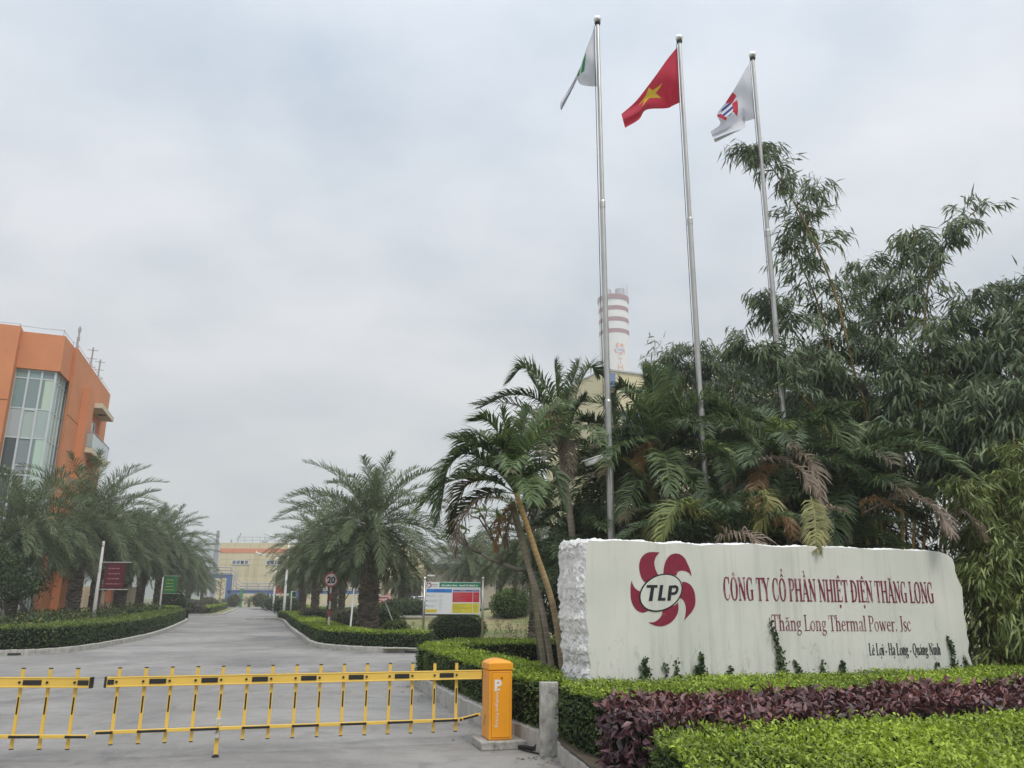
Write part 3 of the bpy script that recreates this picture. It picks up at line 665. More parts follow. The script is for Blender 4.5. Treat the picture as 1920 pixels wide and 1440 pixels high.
# ------------------------------------------------------------------ stone sign
SA, SB = Vector((1.0, 10.3, 0)), Vector((6.98, 12.6, 0))
su = (SB - SA).normalized(); sn = Vector((su.y, -su.x, 0)); sn = sn if sn.y < 0 else -sn; SL = (SB - SA).length
def SP(px, py, off=0): p = V(px, py, SA, SB); return p + sn * off
stone = thing('stone_sign', 'long white stone slab sign with rough hewn edges, red emblem and company name', 'sign', (SA.x, SA.y, .2))
def stone_slab():
    TH = .78
    def uv(px, py): p = V(px, py, SA, SB); return ((p - SA).dot(su), p.z)
    top = [uv(*q) for q in [(1105, 1013), (1125, 1015), (1150, 1013), (1180, 1014), (1215, 1016), (1240, 1020), (1265, 1018), (1290, 1019), (1315, 1023), (1345, 1020), (1375, 1022), (1410, 1019), (1440, 1024), (1470, 1026), (1510, 1024), (1540, 1027), (1570, 1026), (1610, 1028), (1640, 1031), (1680, 1030), (1715, 1033), (1750, 1033), (1765, 1036)]]
    right = [uv(*q) for q in [(1777, 1040), (1786, 1048), (1790, 1060), (1791, 1072), (1797, 1088), (1804, 1102), (1806, 1130), (1807, 1150), (1812, 1172), (1813, 1190), (1817, 1205), (1815, 1222), (1821, 1240), (1826, 1256), (1829, 1275)]]
    right.append((right[-1][0] + .01, .15)); left = [uv(*q) for q in [(1100, 1018), (1098, 1040), (1099, 1070), (1096, 1100), (1101, 1130), (1099, 1160), (1104, 1190), (1103, 1220), (1108, 1250), (1106, 1275)]]
    left.append((left[-1][0], .15))
    rng = random.Random(4)
    def dens(a, k):
        o = []
        for i in range(len(a) - 1):
            for j in range(k): f = j / k; o.append((a[i][0] * (1 - f) + a[i + 1][0] * f, a[i][1] * (1 - f) + a[i + 1][1] * f))
        o.append(a[-1]); return o
    loop = dens(left[::-1], 6)[:-1] + dens([left[0]] + top, 6)[:-1] + dens([top[-1]] + right, 5); n = len(loop)
    cx = sum(p[0] for p in loop) / n; w2 = lambda u, z, d: SA + su * u - sn * d + Vector((0, 0, z))
    rows = 30; vs = []
    for k in range(rows + 1):
        f = k / rows; d = TH * f
        for i, (u, z) in enumerate(loop):
            # edges bulge outward from the sawn face, then chipped
            bul = .03 * math.sin(min(f * 4, 1) * PI / 2); e_ = (1 if i < 60 else 0)
            du = -bul if u < .3 else (bul * .6 if u > SL - .5 else 0); dz = bul * .7 if z > 2.1 or (u < SL - .4 and i >= 60) else 0
            if k:
                p3 = np.array([[u * 3, d * 3.1, z * 3]]); a = float(lown(p3, 2.3, 2)[0]) * .03 + float(lown(p3, 5.7, 7)[0]) * .022 + rng.uniform(-.014, .014)
                amp = min(1, k / 2) * .75; a = a * .8 + rng.uniform(-.009, .009)
                if u < .35: du += a * amp * 1.2; dz += a * amp * .5
                elif u > SL - .6: du += a * amp
                dz += a * amp * .8 if i >= 60 else 0
            vs.append(w2(u + du, max(z + dz, .12), d))
    mb = MB(); mb.add(vs, [(k * n + i, k * n + i + 1, (k + 1) * n + i + 1, (k + 1) * n + i) for k in range(rows) for i in range(n - 1)])
    mb.build('rough_edge', 'roughstone', stone)
    f = MB(); f.face([w2(u, z, 0) for u, z in loop]); f.cur = 0; ba = [w2(u, z, TH) for u, z in loop]; f.face(ba[::-1])
    f.build('slab', 'stone', stone)
stone_slab()
def C8(x, y): return (1040 + x / 4.3636, 990 + y / 4.3636)
def smooth2(pts, k=4, closed=False):
    r = resample([(x, y, 0) for x, y in pts], (len(pts) - 1) * k + 1); return [(a, b) for a, b, _ in r]
BL = [[[(858, 200), (800, 196), (750, 205), (710, 240), (692, 290), (692, 340), (705, 395), (725, 430), (745, 448)], [(745, 448), (845, 382)], [(845, 382), (825, 340), (815, 290), (822, 250), (838, 222), (858, 200)]],
      [[(888, 378), (893, 320), (910, 265), (940, 225), (985, 208), (1030, 218), (1065, 250), (1090, 300), (1110, 350), (1120, 395)], [(1120, 395), (1095, 365), (1060, 350), (1025, 350), (1005, 362), (995, 388)], [(995, 388), (888, 378)]],
      [[(1042, 438), (1080, 445), (1115, 470), (1140, 515), (1150, 570), (1148, 630), (1125, 680), (1095, 715), (1058, 757)], [(1058, 757), (1070, 700), (1072, 650), (1060, 605), (1040, 580), (1018, 572)], [(1018, 572), (1042, 520), (1042, 438)]],
      [[(1008, 610), (1012, 660), (1000, 710), (970, 755), (930, 785), (880, 803), (830, 800), (790, 785), (765, 772)], [(765, 772), (810, 770), (850, 745), (875, 710), (882, 672)], [(882, 672), (985, 630), (1008, 610)]],
      [[(628, 430), (620, 480), (620, 540), (625, 590), (645, 640), (675, 675), (715, 692), (750, 685), (764, 678)], [(764, 678), (725, 645), (702, 600), (694, 560), (699, 520)], [(699, 520), (665, 500), (640, 465), (628, 430)]]]
def logo(name, parent, P, mr, mw, mk, z=(.004, .008, .012, .016), letters=True):
    """emblem: five curved blades round an oval with three letters; P(x, y, off) maps tracing units to the surface"""
    root = None
    for b in BL:
        mb = MB(); pts = []
        for s in b: pts += (smooth2(s) if len(s) > 3 else s)[:-1]
        n = len(pts)
        # triangulate through bmesh ngon
        mb.face([P(x, y, z[0]) for x, y in pts]); o = mb.build('blade' if root else name, mr, parent if root is None else root)
        if root is None: root = o
    def ell(a, b, th, off, n=40): return [P(866 + a * math.cos(t) * math.cos(th) - b * math.sin(t) * math.sin(th), 529 + a * math.cos(t) * math.sin(th) + b * math.sin(t) * math.cos(th), off) for t in [2 * PI * i / n for i in range(n)]]
    th = math.radians(-30)
    MB().face(ell(188, 144, th, z[1])).build('oval_rim', mk, root)
    MB().face(ell(177, 133, th, z[2])).build('oval', mw, root)
    if letters:
        mb = MB()
        for q in ([(750, 466), (838, 466), (834, 488), (746, 488)], [(783, 488), (810, 488), (795, 597), (764, 597)], [(858, 466), (884, 466), (870, 572), (903, 570), (900, 594), (838, 594)], [(930, 470), (958, 470), (944, 594), (916, 594)]):
            mb.face([P(x, y, z[3]) for x, y in q])
        c = [(957, 481), (985, 479), (997, 492), (994, 515), (980, 533), (950, 537)]; c = smooth2(c, 4); o_, i_ = [], []
        for k, (x, y) in enumerate(c):
            a = c[min(k + 1, len(c) - 1)]; b = c[max(k - 1, 0)]; tx, ty = a[0] - b[0], a[1] - b[1]; l = math.hypot(tx, ty); o_.append((x - ty / l * 11, y + tx / l * 11)); i_.append((x + ty / l * 11, y - tx / l * 11))
        n = len(c); mb.add([P(x, y, z[3] + .001) for x, y in o_ + i_], [(k, k + 1, n + k + 1, n + k) for k in range(n - 1)])
        mb.build('letters', mk, root)
    return root
logo('emblem', stone, lambda x, y, o: SP(*C8(x, y), o), 'signred', 'stone', 'signblack')

# ------------------------------------------------------------------ hand-drawn serif letters (ribbons with thick and thin strokes)
T_, t_ = .19, .055
def st(x, y0, y1, bot=True, top=True, w=None, s=.15):
    o = [[(x, y0, w or T_), (x, y1, w or T_)]]
    if bot: o.append([(x - s, y0 + .02, t_), (x + s, y0 + .02, t_)])
    if top: o.append([(x - s, y1 - .02, t_), (x + s, y1 - .02, t_)])
    return o
def cr(*p): return [('c', list(p))]
def ln(*p): return [list(p)]
def arch(x): return cr((x, .42, t_), (x + .1, .58, .09), (x + .22, .61, .12), (x + .31, .5, T_), (x + .32, .3, T_), (x + .32, .1, T_)) + ln((x + .32, .12, T_), (x + .32, 0, T_)) + ln((x + .2, .02, t_), (x + .44, .02, t_))
Cc = cr((.63, .74, t_), (.56, .92, .07), (.38, .985, t_), (.2, .86, .14), (.12, .5, T_ * 1.05), (.2, .14, .14), (.4, .015, t_), (.58, .1, .06), (.66, .26, t_)) + ln((.63, 1, t_), (.63, .7, t_))
def Oc(w=.8, q=0): return cr((.4, .99, t_), (.2, .86, .14), (.11, .5, T_ * 1.05), (.2, .14, .14), (.4, .01, t_), (.6, .14, .14), (.69, .5, T_ * 1.05), (.6, .86, .14), (.4, .99, t_))
def sm_o(cx, cy_, rx, ry): return cr((cx, cy_ + ry, t_), (cx - rx * .8, cy_ + ry * .6, .12), (cx - rx, cy_, T_ * .9), (cx - rx * .8, cy_ - ry * .6, .12), (cx, cy_ - ry, t_), (cx + rx * .8, cy_ - ry * .6, .12), (cx + rx, cy_, T_ * .9), (cx + rx * .8, cy_ + ry * .6, .12), (cx, cy_ + ry, t_))
GL = {
 'C': (.74, Cc), 'O': (.82, Oc()), 'G': (.82, Cc + ln((.62, .02, T_), (.62, .44, T_)) + ln((.46, .44, t_), (.76, .44, t_))),
 'N': (.84, ln((.16, 0, .08), (.16, 1, .08)) + ln((.02, .02, t_), (.3, .02, t_)) + ln((.02, .98, t_), (.2, .98, t_)) + ln((.13, .98, T_), (.68, .03, T_)) + ln((.68, 0, .08), (.68, 1, .08)) + ln((.54, .98, t_), (.82, .98, t_))),
 'T': (.72, st(.36, 0, 1, top=False) + ln((.03, .97, .06), (.69, .97, .06)) + ln((.05, .99, t_), (.04, .74, .03)) + ln((.67, .99, t_), (.68, .74, .03))),
 'Y': (.74, ln((.1, .98, T_), (.38, .46, T_)) + ln((.66, .98, t_), (.38, .46, t_)) + st(.38, 0, .48, top=False) + ln((0, .98, t_), (.26, .98, t_)) + ln((.54, .98, t_), (.78, .98, t_))),
 'P': (.66, st(.18, 0, 1) + cr((.18, .96, t_), (.42, .955, .08), (.55, .86, .14), (.58, .73, T_), (.55, .6, .14), (.42, .5, .08), (.18, .49, t_))),
 'H': (.84, st(.18, 0, 1) + st(.66, 0, 1) + ln((.18, .51, .07), (.66, .51, .07))),
 'A': (.76, ln((.08, .02, .07), (.36, .98, .07)) + ln((.36, 1, T_), (.64, .02, T_)) + ln((.17, .34, t_), (.54, .34, t_)) + ln((-.02, .02, t_), (.22, .02, t_)) + ln((.48, .02, t_), (.78, .02, t_))),
 'I': (.38, st(.19, 0, 1)),
 'E': (.68, st(.18, 0, 1) + ln((.18, .97, .06), (.58, .97, .06)) + ln((.18, .52, .06), (.46, .52, .06)) + ln((.18, .03, .06), (.62, .03, .06)) + ln((.58, 1, t_), (.59, .78, .03)) + ln((.46, .62, t_), (.46, .42, t_)) + ln((.61, 0, t_), (.64, .24, .03))),
 'Đ': (.80, st(.2, 0, 1) + cr((.2, .97, t_), (.46, .93, .1), (.62, .76, .16), (.68, .5, T_), (.62, .24, .16), (.46, .07, .1), (.2, .03, t_)) + ln((.02, .5, .07), (.36, .5, .07))),
 'L': (.66, st(.18, 0, 1) + ln((.18, .03, .06), (.6, .03, .06)) + ln((.6, 0, t_), (.64, .28, .03))),
 'Q': (.82, Oc() + cr((.36, .03, .06), (.5, -.1, .12), (.66, -.2, .1), (.8, -.18, t_))),
 'J': (.46, cr((.3, .9, T_), (.3, .3, T_), (.28, .08, T_ * .8), (.18, -.02, .09), (.07, .04, .1)) + ln((.3, .85, T_), (.3, 1, T_)) + ln((.14, .98, t_), (.46, .98, t_))),
 'h': (.64, st(.15, 0, 1, s=.12) + arch(.15)), 'n': (.64, st(.15, 0, .64, s=.12, top=False) + ln((.02, .58, t_), (.15, .62, .07)) + arch(.15)),
 'm': (.98, st(.15, 0, .64, s=.12, top=False) + ln((.02, .58, t_), (.15, .62, .07)) + arch(.15) + arch(.48)),
 'a': (.56, cr((.1, .5, .12), (.16, .6, .09), (.28, .63, t_), (.38, .55, T_ * .8), (.4, .38, T_), (.4, .14, T_ * .9), (.46, .02, .06), (.54, .05, t_)) + cr((.4, .38, t_), (.2, .3, .1), (.1, .15, T_ * .9), (.2, .02, .07), (.4, .13, t_))),
 'g': (.56, sm_o(.25, .43, .15, .19) + ln((.36, .58, .07), (.52, .6, .08)) + cr((.2, .25, t_), (.12, .15, .1), (.2, .05, .12), (.42, .0, .13), (.48, -.11, .11), (.3, -.26, .06), (.08, -.2, .1), (.1, -.05, .07), (.22, .03, t_))),
 'o': (.58, sm_o(.28, .31, .2, .31)),
 'e': (.54, ln((.1, .37, .06), (.46, .37, .06)) + cr((.46, .37, .1), (.4, .56, .1), (.27, .63, t_), (.14, .52, .12), (.09, .3, T_ * .9), (.16, .1, .14), (.32, .015, .07), (.5, .14, t_))),
 'r': (.44, st(.15, 0, .64, s=.12, top=False) + ln((.02, .58, t_), (.15, .62, .07)) + cr((.15, .42, t_), (.25, .56, .07), (.34, .61, .1), (.42, .54, .13))),
 'l': (.3, st(.15, 0, 1, s=.12, top=False) + ln((.02, .95, t_), (.15, .98, .07))), 'i': (.3, st(.15, 0, .64, s=.12, top=False) + ln((.02, .58, t_), (.15, .62, .07)) + ln((.15, .80, .15), (.15, .92, .15))),
 'w': (.86, ln((.1, .62, T_ * .9), (.27, 0, T_ * .9)) + ln((.27, 0, t_), (.43, .62, t_)) + ln((.42, .62, T_ * .9), (.59, 0, T_ * .9)) + ln((.59, 0, t_), (.75, .62, t_)) + ln((0, .62, t_), (.2, .62, t_)) + ln((.66, .62, t_), (.86, .62, t_))),
 's': (.44, cr((.36, .5, t_), (.3, .62, .07), (.18, .62, .09), (.1, .5, .13), (.2, .36, .17), (.34, .24, .16), (.36, .1, .12), (.24, .01, .07), (.1, .05, .06), (.05, .2, t_))),
 'c': (.5, cr((.44, .48, .13), (.36, .62, .08), (.26, .63, t_), (.13, .5, .13), (.09, .3, T_ * .9), (.16, .1, .14), (.3, .01, .06), (.48, .16, t_))),
 'u': (.64, ln((.15, .62, T_), (.15, .2, T_)) + cr((.15, .24, T_), (.18, .07, .14), (.28, .01, .08), (.38, .06, .07), (.47, .16, t_)) + st(.47, 0, .62, s=.1, top=False) + ln((.02, .6, t_), (.15, .6, t_)) + ln((.34, .6, t_), (.47, .6, t_))),
 '-': (.42, ln((.08, .3, .12), (.34, .3, .12))), '.': (.26, ln((.12, -.0, .17), (.12, .13, .17))), ' ': (.26, [])}
def acc(kind, c, y):
    return {'^': ln((c - .13, y, .045), (c, y + .13, .09)) + ln((c, y + .13, .09), (c + .13, y, .045)),
            'b': cr((c - .13, y + .12, .05), (c - .07, y + .02, .07), (c + .07, y + .02, .07), (c + .13, y + .12, .05)),
            '?': cr((c - .06, y + .10, .05), (c, y + .16, .05), (c + .06, y + .10, .06), (c, y + .03, .05), (c, y - .02, .05)),
            '`': ln((c - .1, y + .13, .10), (c + .04, y, .03)), '.': ln((c, y - .07, .16), (c, y + .07, .16)),
            'h': cr((c, y, .07), (c + .1, y + .06, .1), (c + .1, y + .16, .08))}[kind]
ACC = {'Ô': ('O', [('^', .4, 1.06)]), 'Ổ': ('O', [('^', .4, 1.06), ('?', .4, 1.26)]), 'Ầ': ('A', [('^', .36, 1.06), ('`', .36, 1.24)]), 'Ệ': ('E', [('^', .34, 1.06), ('.', .34, -.2)]),
       'Ă': ('A', [('b', .36, 1.06)]), 'ă': ('a', [('b', .27, .74)]), 'ê': ('e', [('^', .27, .74)]), 'ợ': ('o', [('h', .44, .52), ('.', .28, -.2)]), 'ạ': ('a', [('.', .27, -.2)]), 'ả': ('a', [('?', .27, .74)])}
def serif_line(s, name, m, P, cap, sx, u0, v0, off, parent, space=.0, wt=1.0):
    """P(u, v, off) -> point on the surface"""
    mb = MB(); x = u0; k = 0
    for ch in s:
        base, ac = ACC.get(ch, (ch, [])); w, strokes = GL[base]; strokes = list(strokes)
        for a in ac: strokes += acc(*a)
        for q in strokes:
            if isinstance(q, tuple): pts = resample(q[1], (len(q[1]) - 1) * 4 + 1)
            else: pts = np.array(q, float)
            k += 1; n = len(pts); l, r = [], []
            for i in range(n):
                a, b = pts[min(i + 1, n - 1)], pts[max(i - 1, 0)]; tx, ty = a[0] - b[0], a[1] - b[1]; d = math.hypot(tx, ty) or 1
                hw = max(abs(pts[i][2]) * wt, .045) / 2; nx, ny = -ty / d * hw, tx / d * hw
                l.append((pts[i][0] + nx, pts[i][1] + ny)); r.append((pts[i][0] - nx, pts[i][1] - ny))
            of = off + .00012 * (k % 23)
            mb.add([P(x + a * cap * sx, v0 + b * cap, of) for a, b in l + r], [(i, i + 1, n + i + 1, n + i) for i in range(n - 1)])
        x += (w + space) * cap * sx
    return mb.build(name, m, parent), x
def swid(s, space=0): return sum(GL[ACC.get(c, (c,))[0]][0] + space for c in s)
def stone_line(s, xa, ya, xb, yb, capt, m, name, wt=1.0):
    """baseline from (xa, ya) to (xb, yb) in the photo, cap tops at capt"""
    a, b = SP(xa, ya), SP(xb, yb); c = SP(xa, capt); ua = (a - SA).dot(su); ub = (b - SA).dot(su); cap = c.z - a.z
    sx = (ub - ua) / (swid(s) * cap)
    sl = (b.z - a.z) / (ub - ua)
    P = lambda u, v, o: SA + su * u + sn * o + Vector((0, 0, v + sl * (u - ua)))
    serif_line(s, name, m, P, cap, sx, ua, a.z, .004, stone, wt=wt)
stone_line('CÔNG TY CỔ PHẦN NHIỆT ĐIỆN THĂNG LONG', 1357, 1125.3, 1752.5, 1131, 1081.5, 'letterred', 'company_name')
stone_line('Thăng Long Thermal Power. Jsc', 1448, 1182.5, 1709, 1183.5, 1152, 'letterred', 'english_name', .62)
stone_line('Lê Lợi - Hạ Long - Quảng Ninh', 1630, 1228.5, 1764, 1227.5, 1206, 'signblack', 'address_line')

# ------------------------------------------------------------------ flagpoles, flags, camera
def flagpole(top, label):
    x, y, h = top; t = thing('flagpole', label, 'flagpole', (x, y, .2), 'tall steel flagpoles behind the stone sign')
    segs = [(0.2, 5.6, .075, .072), (5.6, 10.2, .062, .058), (10.2, h - .22, .050, .042)]
    mb = MB()
    for a, b, r0, r1 in segs: mb.lathe((x, y, 0), [(r0, a), (r1, b)], 16)
    for z, r in ((5.6, .078), (10.2, .065)): mb.lathe((x, y, z), [(r, -.09), (r, .05), (r * .86, .09)], 16)
    mb.build('pole', 'steel', t, smooth=False)
    MB().sphere((x, y, h - .10), .095, 14).build('finial', 'brightsteel', t, smooth=True)
    MB().lathe((x, y, h - .25), [(.06, 0), (.075, .05), (.05, .08)], 14).build('truck', 'black', t)
    MB().tube([(x - .085, y - .03, h - .3), (x - .10, y - .04, 8), (x - .085, y - .05, 1.6)], .008, 5).build('halyard', 'black', t)
    return t
FP1, FP2, FP3 = D(1120, 30, 16), D(1273, 65, 16.8), D(1410, 97, 17.4)
flagpole(FP1, 'tall steel flagpole flying the furled white flag, with the camera bracket low on it')
flagpole(FP2, 'tall steel flagpole carrying the red flag')
flagpole(FP3, 'tall steel flagpole rising through the bamboo with the white flag at its top')
def flag(name, label, topc, botc, Y, base, paint, amp=.12, folds=3.0, ph=0, nu=120, nv=80, depth=.5, mats=('flagred', 'flagyellow')):
    """cloth grid between a traced upper and lower border, hung at the pole's distance and folded in depth"""
    tc_, bc_ = resample([(x, y, d) for x, y, d in topc], nu + 1), resample([(x, y, d) for x, y, d in botc], nu + 1)
    vs, fs, ms = [], [], []
    for i in range(nu + 1):
        for j in range(nv + 1):
            s, t = i / nu, j / nv; x = tc_[i][0] * (1 - t) + bc_[i][0] * t; y = tc_[i][1] * (1 - t) + bc_[i][1] * t
            dep = tc_[i][2] * (1 - t) + bc_[i][2] * t
            w = amp * s ** .6 * math.sin(folds * 2 * PI * (t * .55 + s * .55) + ph) + amp * .4 * s * math.sin(7 * t + 11 * s + ph)
            vs.append(D(x, y, Y + dep + w))
    for i in range(nu):
        for j in range(nv): fs.append((i * (nv + 1) + j, (i + 1) * (nv + 1) + j, (i + 1) * (nv + 1) + j + 1, i * (nv + 1) + j + 1)); ms.append(paint((i + .5) / nu, (j + .5) / nv))
    mb = MB(); mb.add(vs, fs); mb.m = ms
    o = mb.build(name, list(mats), None, smooth=True, loc=D(topc[0][0], topc[0][1], Y)); return tag(o, label, 'flag', 'flags on the poles')
def star(s, t):
    x, y = (s - .56) * 1.5, -(t - .42); r = math.hypot(x, y); a = math.atan2(x, y) % (2 * PI / 5); a = min(a, 2 * PI / 5 - a)
    R = .32; return r * (math.cos(a) + math.sin(a) * (math.cos(PI / 5) - .382) / math.sin(PI / 5) / .382 * .382 / .382 * .382 * 0) <= 0 or r < R * .382 * math.sin(PI * .7) / math.sin(PI - PI * .7 - (PI / 5 - a)) * 0 or _star(r, a, R)
def _star(r, a, R):
    # edge from the tip (R, 0) to the notch (.382R, 36 deg)
    x1, y1, x2, y2 = R, 0, .382 * R * math.cos(PI / 5), .382 * R * math.sin(PI / 5); px, py = r * math.cos(a), r * math.sin(a)
    return (x2 - x1) * (py - y1) - (y2 - y1) * (px - x1) > 0
flag('flag', 'red flag with a yellow star hanging from the middle flagpole',
     [(1270, 88, 0), (1252, 110, -.15), (1232, 138, -.3), (1212, 165, -.3), (1190, 192, -.1), (1165, 214, .1)],
     [(1275, 192, 0), (1262, 198, .35), (1250, 203, .5), (1212, 206, -.05), (1198, 224, -.25), (1172, 240, -.1)], 16.8, None, lambda s, t: 1 if star(s, t) else 0, amp=.10, folds=2.2, ph=.5)
def paintw(s, t):
    if .28 < s < .70:
        x, y = (s - .56) / .20, (t - .22) / .40
        r = math.hypot(x, y); a = math.atan2(y, x)
        if .45 < r < 1 and math.sin(2.5 * a + 1.2 + r) > .1: return 1
        if r < .45 and math.sin(16 * y + 6 * x) > .1: return 2
    return 0
flag('flag', 'white flag with a red and navy emblem on the flagpole beside the bamboo',
     [(1404, 120, 0), (1392, 140, -.1), (1378, 165, -.3), (1362, 190, -.5), (1345, 214, -.4), (1350, 232, -.1), (1332, 247, .1)],
     [(1416, 222, 0), (1399, 227, .3), (1398, 221, .5), (1397, 230, .3), (1396, 240, .1), (1375, 250, -.15), (1341, 267, -.1)], 17.4, None, paintw, amp=.13, folds=2.6, ph=2.1, mats=('flagwhite', 'flagred', 'flagblue'))
def paintg(s, t): return 1 if (t < .62 and (.26 < s < .35 or .42 < s < .50) and t > .1) else 0
flag('flag', 'pale flag with small green marks, wound tightly against the leftmost flagpole',
     [(1114, 52, 0), (1107, 72, -.1), (1098, 95, -.25), (1088, 125, -.3), (1076, 150, -.1), (1062, 175, .1), (1052, 190, 0), (1050, 203, 0)],
     [(1119, 162, 0), (1108, 162, .25), (1090, 159, .35), (1084, 152, .2), (1083, 148, 0), (1078, 158, -.1), (1066, 182, -.1), (1053, 207, 0)], 16, None, paintg, amp=.13, folds=2.4, ph=.2, mats=('flagwhite', 'flaggreen'))
def security_camera():
    c = D(1143, 862, 15.9); t = thing('security_camera', 'white bullet security camera clamped to the leftmost flagpole', 'camera', tuple(c))
    e = D(1128, 860, 15.8); a = D(1127, 860, 15.75); b = D(1101, 869, 15.55)
    q = (b - a).to_track_quat('X', 'Z').to_matrix(); mid = (a + b) / 2; L = (b - a).length
    MB().box(mid, (L * 1.1, .12, .11), M=q).build('housing', 'whitepaint', t, bevel=.025)
    MB().box(mid + q @ Vector((.03, 0, .07)), (L + .1, .14, .015), M=q).build('sunshield', 'whitepaint', t, bevel=.004)
    MB().tube([b - (b - a).normalized() * .01, b + (b - a).normalized() * .006], .035, 14).build('lens', 'black', t)
    MB().box(D(1131, 860, 15.82), (.13, .12, .13)).tube([a, D(1131, 860, 15.82)], .03, 8).build('junction_box', 'whitepaint', t, bevel=.02)
    MB().lathe(FP1.xy.to_3d() + Vector((0, 0, c.z - .07)), [(.082, 0), (.082, .12)], 16).build('clamp', 'black', t)
    MB().tube([D(1133, 860, 15.84), D(1143, 860, 15.93)], .03, 8).build('bracket', 'whitepaint', t)
security_camera()

# ================================================================== HEDGES AND LOW PLANTING
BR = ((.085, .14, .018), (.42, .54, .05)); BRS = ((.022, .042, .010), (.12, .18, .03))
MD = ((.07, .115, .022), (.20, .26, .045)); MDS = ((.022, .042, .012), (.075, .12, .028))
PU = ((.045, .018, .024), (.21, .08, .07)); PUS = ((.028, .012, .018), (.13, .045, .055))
def g2(px, py, z): p = G(px, py, z); return (p.x, p.y)
# island, curved front limb beside the cabinet
front = [g2(*q, .74) for q in [(781, 1216), (800, 1206), (838, 1204), (880, 1217), (958, 1234), (1017, 1246), (1046, 1256)]] + [(.70, 9.9), (.42, 9.78), (.26, 9.95), (-.05, 10.7), (-.55, 12.4), (-1.0, 13.85), (-1.4, 15.1), (-1.66, 15.9)]
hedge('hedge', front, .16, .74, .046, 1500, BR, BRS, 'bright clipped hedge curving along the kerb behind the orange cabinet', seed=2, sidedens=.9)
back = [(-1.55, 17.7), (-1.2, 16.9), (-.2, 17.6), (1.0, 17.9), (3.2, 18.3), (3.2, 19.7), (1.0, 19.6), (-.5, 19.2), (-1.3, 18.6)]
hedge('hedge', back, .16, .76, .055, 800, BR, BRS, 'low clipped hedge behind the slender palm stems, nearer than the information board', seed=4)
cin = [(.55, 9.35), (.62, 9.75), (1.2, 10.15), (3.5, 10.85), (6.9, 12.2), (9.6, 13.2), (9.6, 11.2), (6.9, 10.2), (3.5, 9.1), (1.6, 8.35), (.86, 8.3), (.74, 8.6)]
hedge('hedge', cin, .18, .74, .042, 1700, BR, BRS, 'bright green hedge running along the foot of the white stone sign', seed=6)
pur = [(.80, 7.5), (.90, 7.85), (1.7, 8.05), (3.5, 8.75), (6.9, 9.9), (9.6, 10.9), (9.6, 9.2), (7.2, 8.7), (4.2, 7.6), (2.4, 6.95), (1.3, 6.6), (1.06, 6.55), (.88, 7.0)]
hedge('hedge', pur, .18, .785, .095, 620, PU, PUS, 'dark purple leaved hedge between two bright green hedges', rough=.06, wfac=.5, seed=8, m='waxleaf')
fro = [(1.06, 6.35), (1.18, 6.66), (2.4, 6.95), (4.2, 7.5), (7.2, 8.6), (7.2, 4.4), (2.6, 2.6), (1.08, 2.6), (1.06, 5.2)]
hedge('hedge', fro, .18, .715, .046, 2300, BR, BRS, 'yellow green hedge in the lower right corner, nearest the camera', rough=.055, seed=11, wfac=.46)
# far hedges follow their kerbs
def band(path, i0, i1, off, w):
    pts = [Vector((p[0], p[1])) for p in path[i0:i1]]; n = len(pts); a, b = [], []
    for i in range(n):
        t = (pts[min(i + 1, n - 1)] - pts[max(i - 1, 0)]).normalized(); nm = Vector((-t.y, t.x)); a.append(tuple(pts[i] + nm * off)); b.append(tuple(pts[i] + nm * (off + w)))
    return a + b[::-1]
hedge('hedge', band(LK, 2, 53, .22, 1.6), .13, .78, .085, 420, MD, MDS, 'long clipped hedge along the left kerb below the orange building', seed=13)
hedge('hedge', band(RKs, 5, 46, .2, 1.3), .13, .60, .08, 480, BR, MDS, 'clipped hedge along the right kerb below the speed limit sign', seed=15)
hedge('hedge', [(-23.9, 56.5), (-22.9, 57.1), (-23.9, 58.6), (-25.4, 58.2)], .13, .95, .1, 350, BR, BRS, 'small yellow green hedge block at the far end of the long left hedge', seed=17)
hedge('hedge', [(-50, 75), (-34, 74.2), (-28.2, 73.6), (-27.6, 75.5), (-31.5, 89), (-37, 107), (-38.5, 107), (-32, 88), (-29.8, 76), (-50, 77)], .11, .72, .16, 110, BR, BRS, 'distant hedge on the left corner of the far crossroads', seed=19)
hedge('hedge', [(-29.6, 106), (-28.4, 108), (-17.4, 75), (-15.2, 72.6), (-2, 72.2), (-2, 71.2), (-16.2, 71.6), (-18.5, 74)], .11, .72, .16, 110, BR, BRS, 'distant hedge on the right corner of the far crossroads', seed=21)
# croton strip behind the left hedge
CT = ((.035, .06, .02), (.11, .15, .04))
def croton(poly, z0, z1, n, label, seed, fleck=.08):
    t = thing('shrub_bed', label, 'shrubs', (poly[0][0], poly[0][1], z0)); x0, x1 = min(p[0] for p in poly), max(p[0] for p in poly); y0, y1 = min(p[1] for p in poly), max(p[1] for p in poly)
    px, py = RNG.uniform(x0, x1, n * 3), RNG.uniform(y0, y1, n * 3); k = inpoly(px, py, poly); px, py = px[k][:n], py[k][:n]
    P = np.stack([px, py, px * 0], 1); top = z1 + .22 * lown(P, 1.3, seed) + .1 * lown(P, 4, seed); P[:, 2] = z0 + (top - z0) * RNG.random(len(px)) ** .45
    c = pal(len(px), *CT, t=.5 + .4 * lown(P, 2, seed)); fl = RNG.random(len(px)) < fleck * (1 + lown(P, .8, seed)); c[fl] = pal(int(fl.sum()), (.34, .32, .06), (.45, .42, .16))
    d = RNG.normal(0, 1, (len(px), 3)); d[:, 2] = np.abs(d[:, 2]) + .2
    build_leaves('foliage', [leaves(P, d, RNG.normal(0, .6, (len(px), 3)) + [0, 0, 1], RNG.uniform(.10, .2, len(px)), RNG.uniform(.05, .09, len(px)), c)], 'leaf', t)
    MB().prism([(p[0] * .995 + .005 * poly[0][0], p[1]) for p in poly], z0, z1 - .3).build('stems', 'core', t)
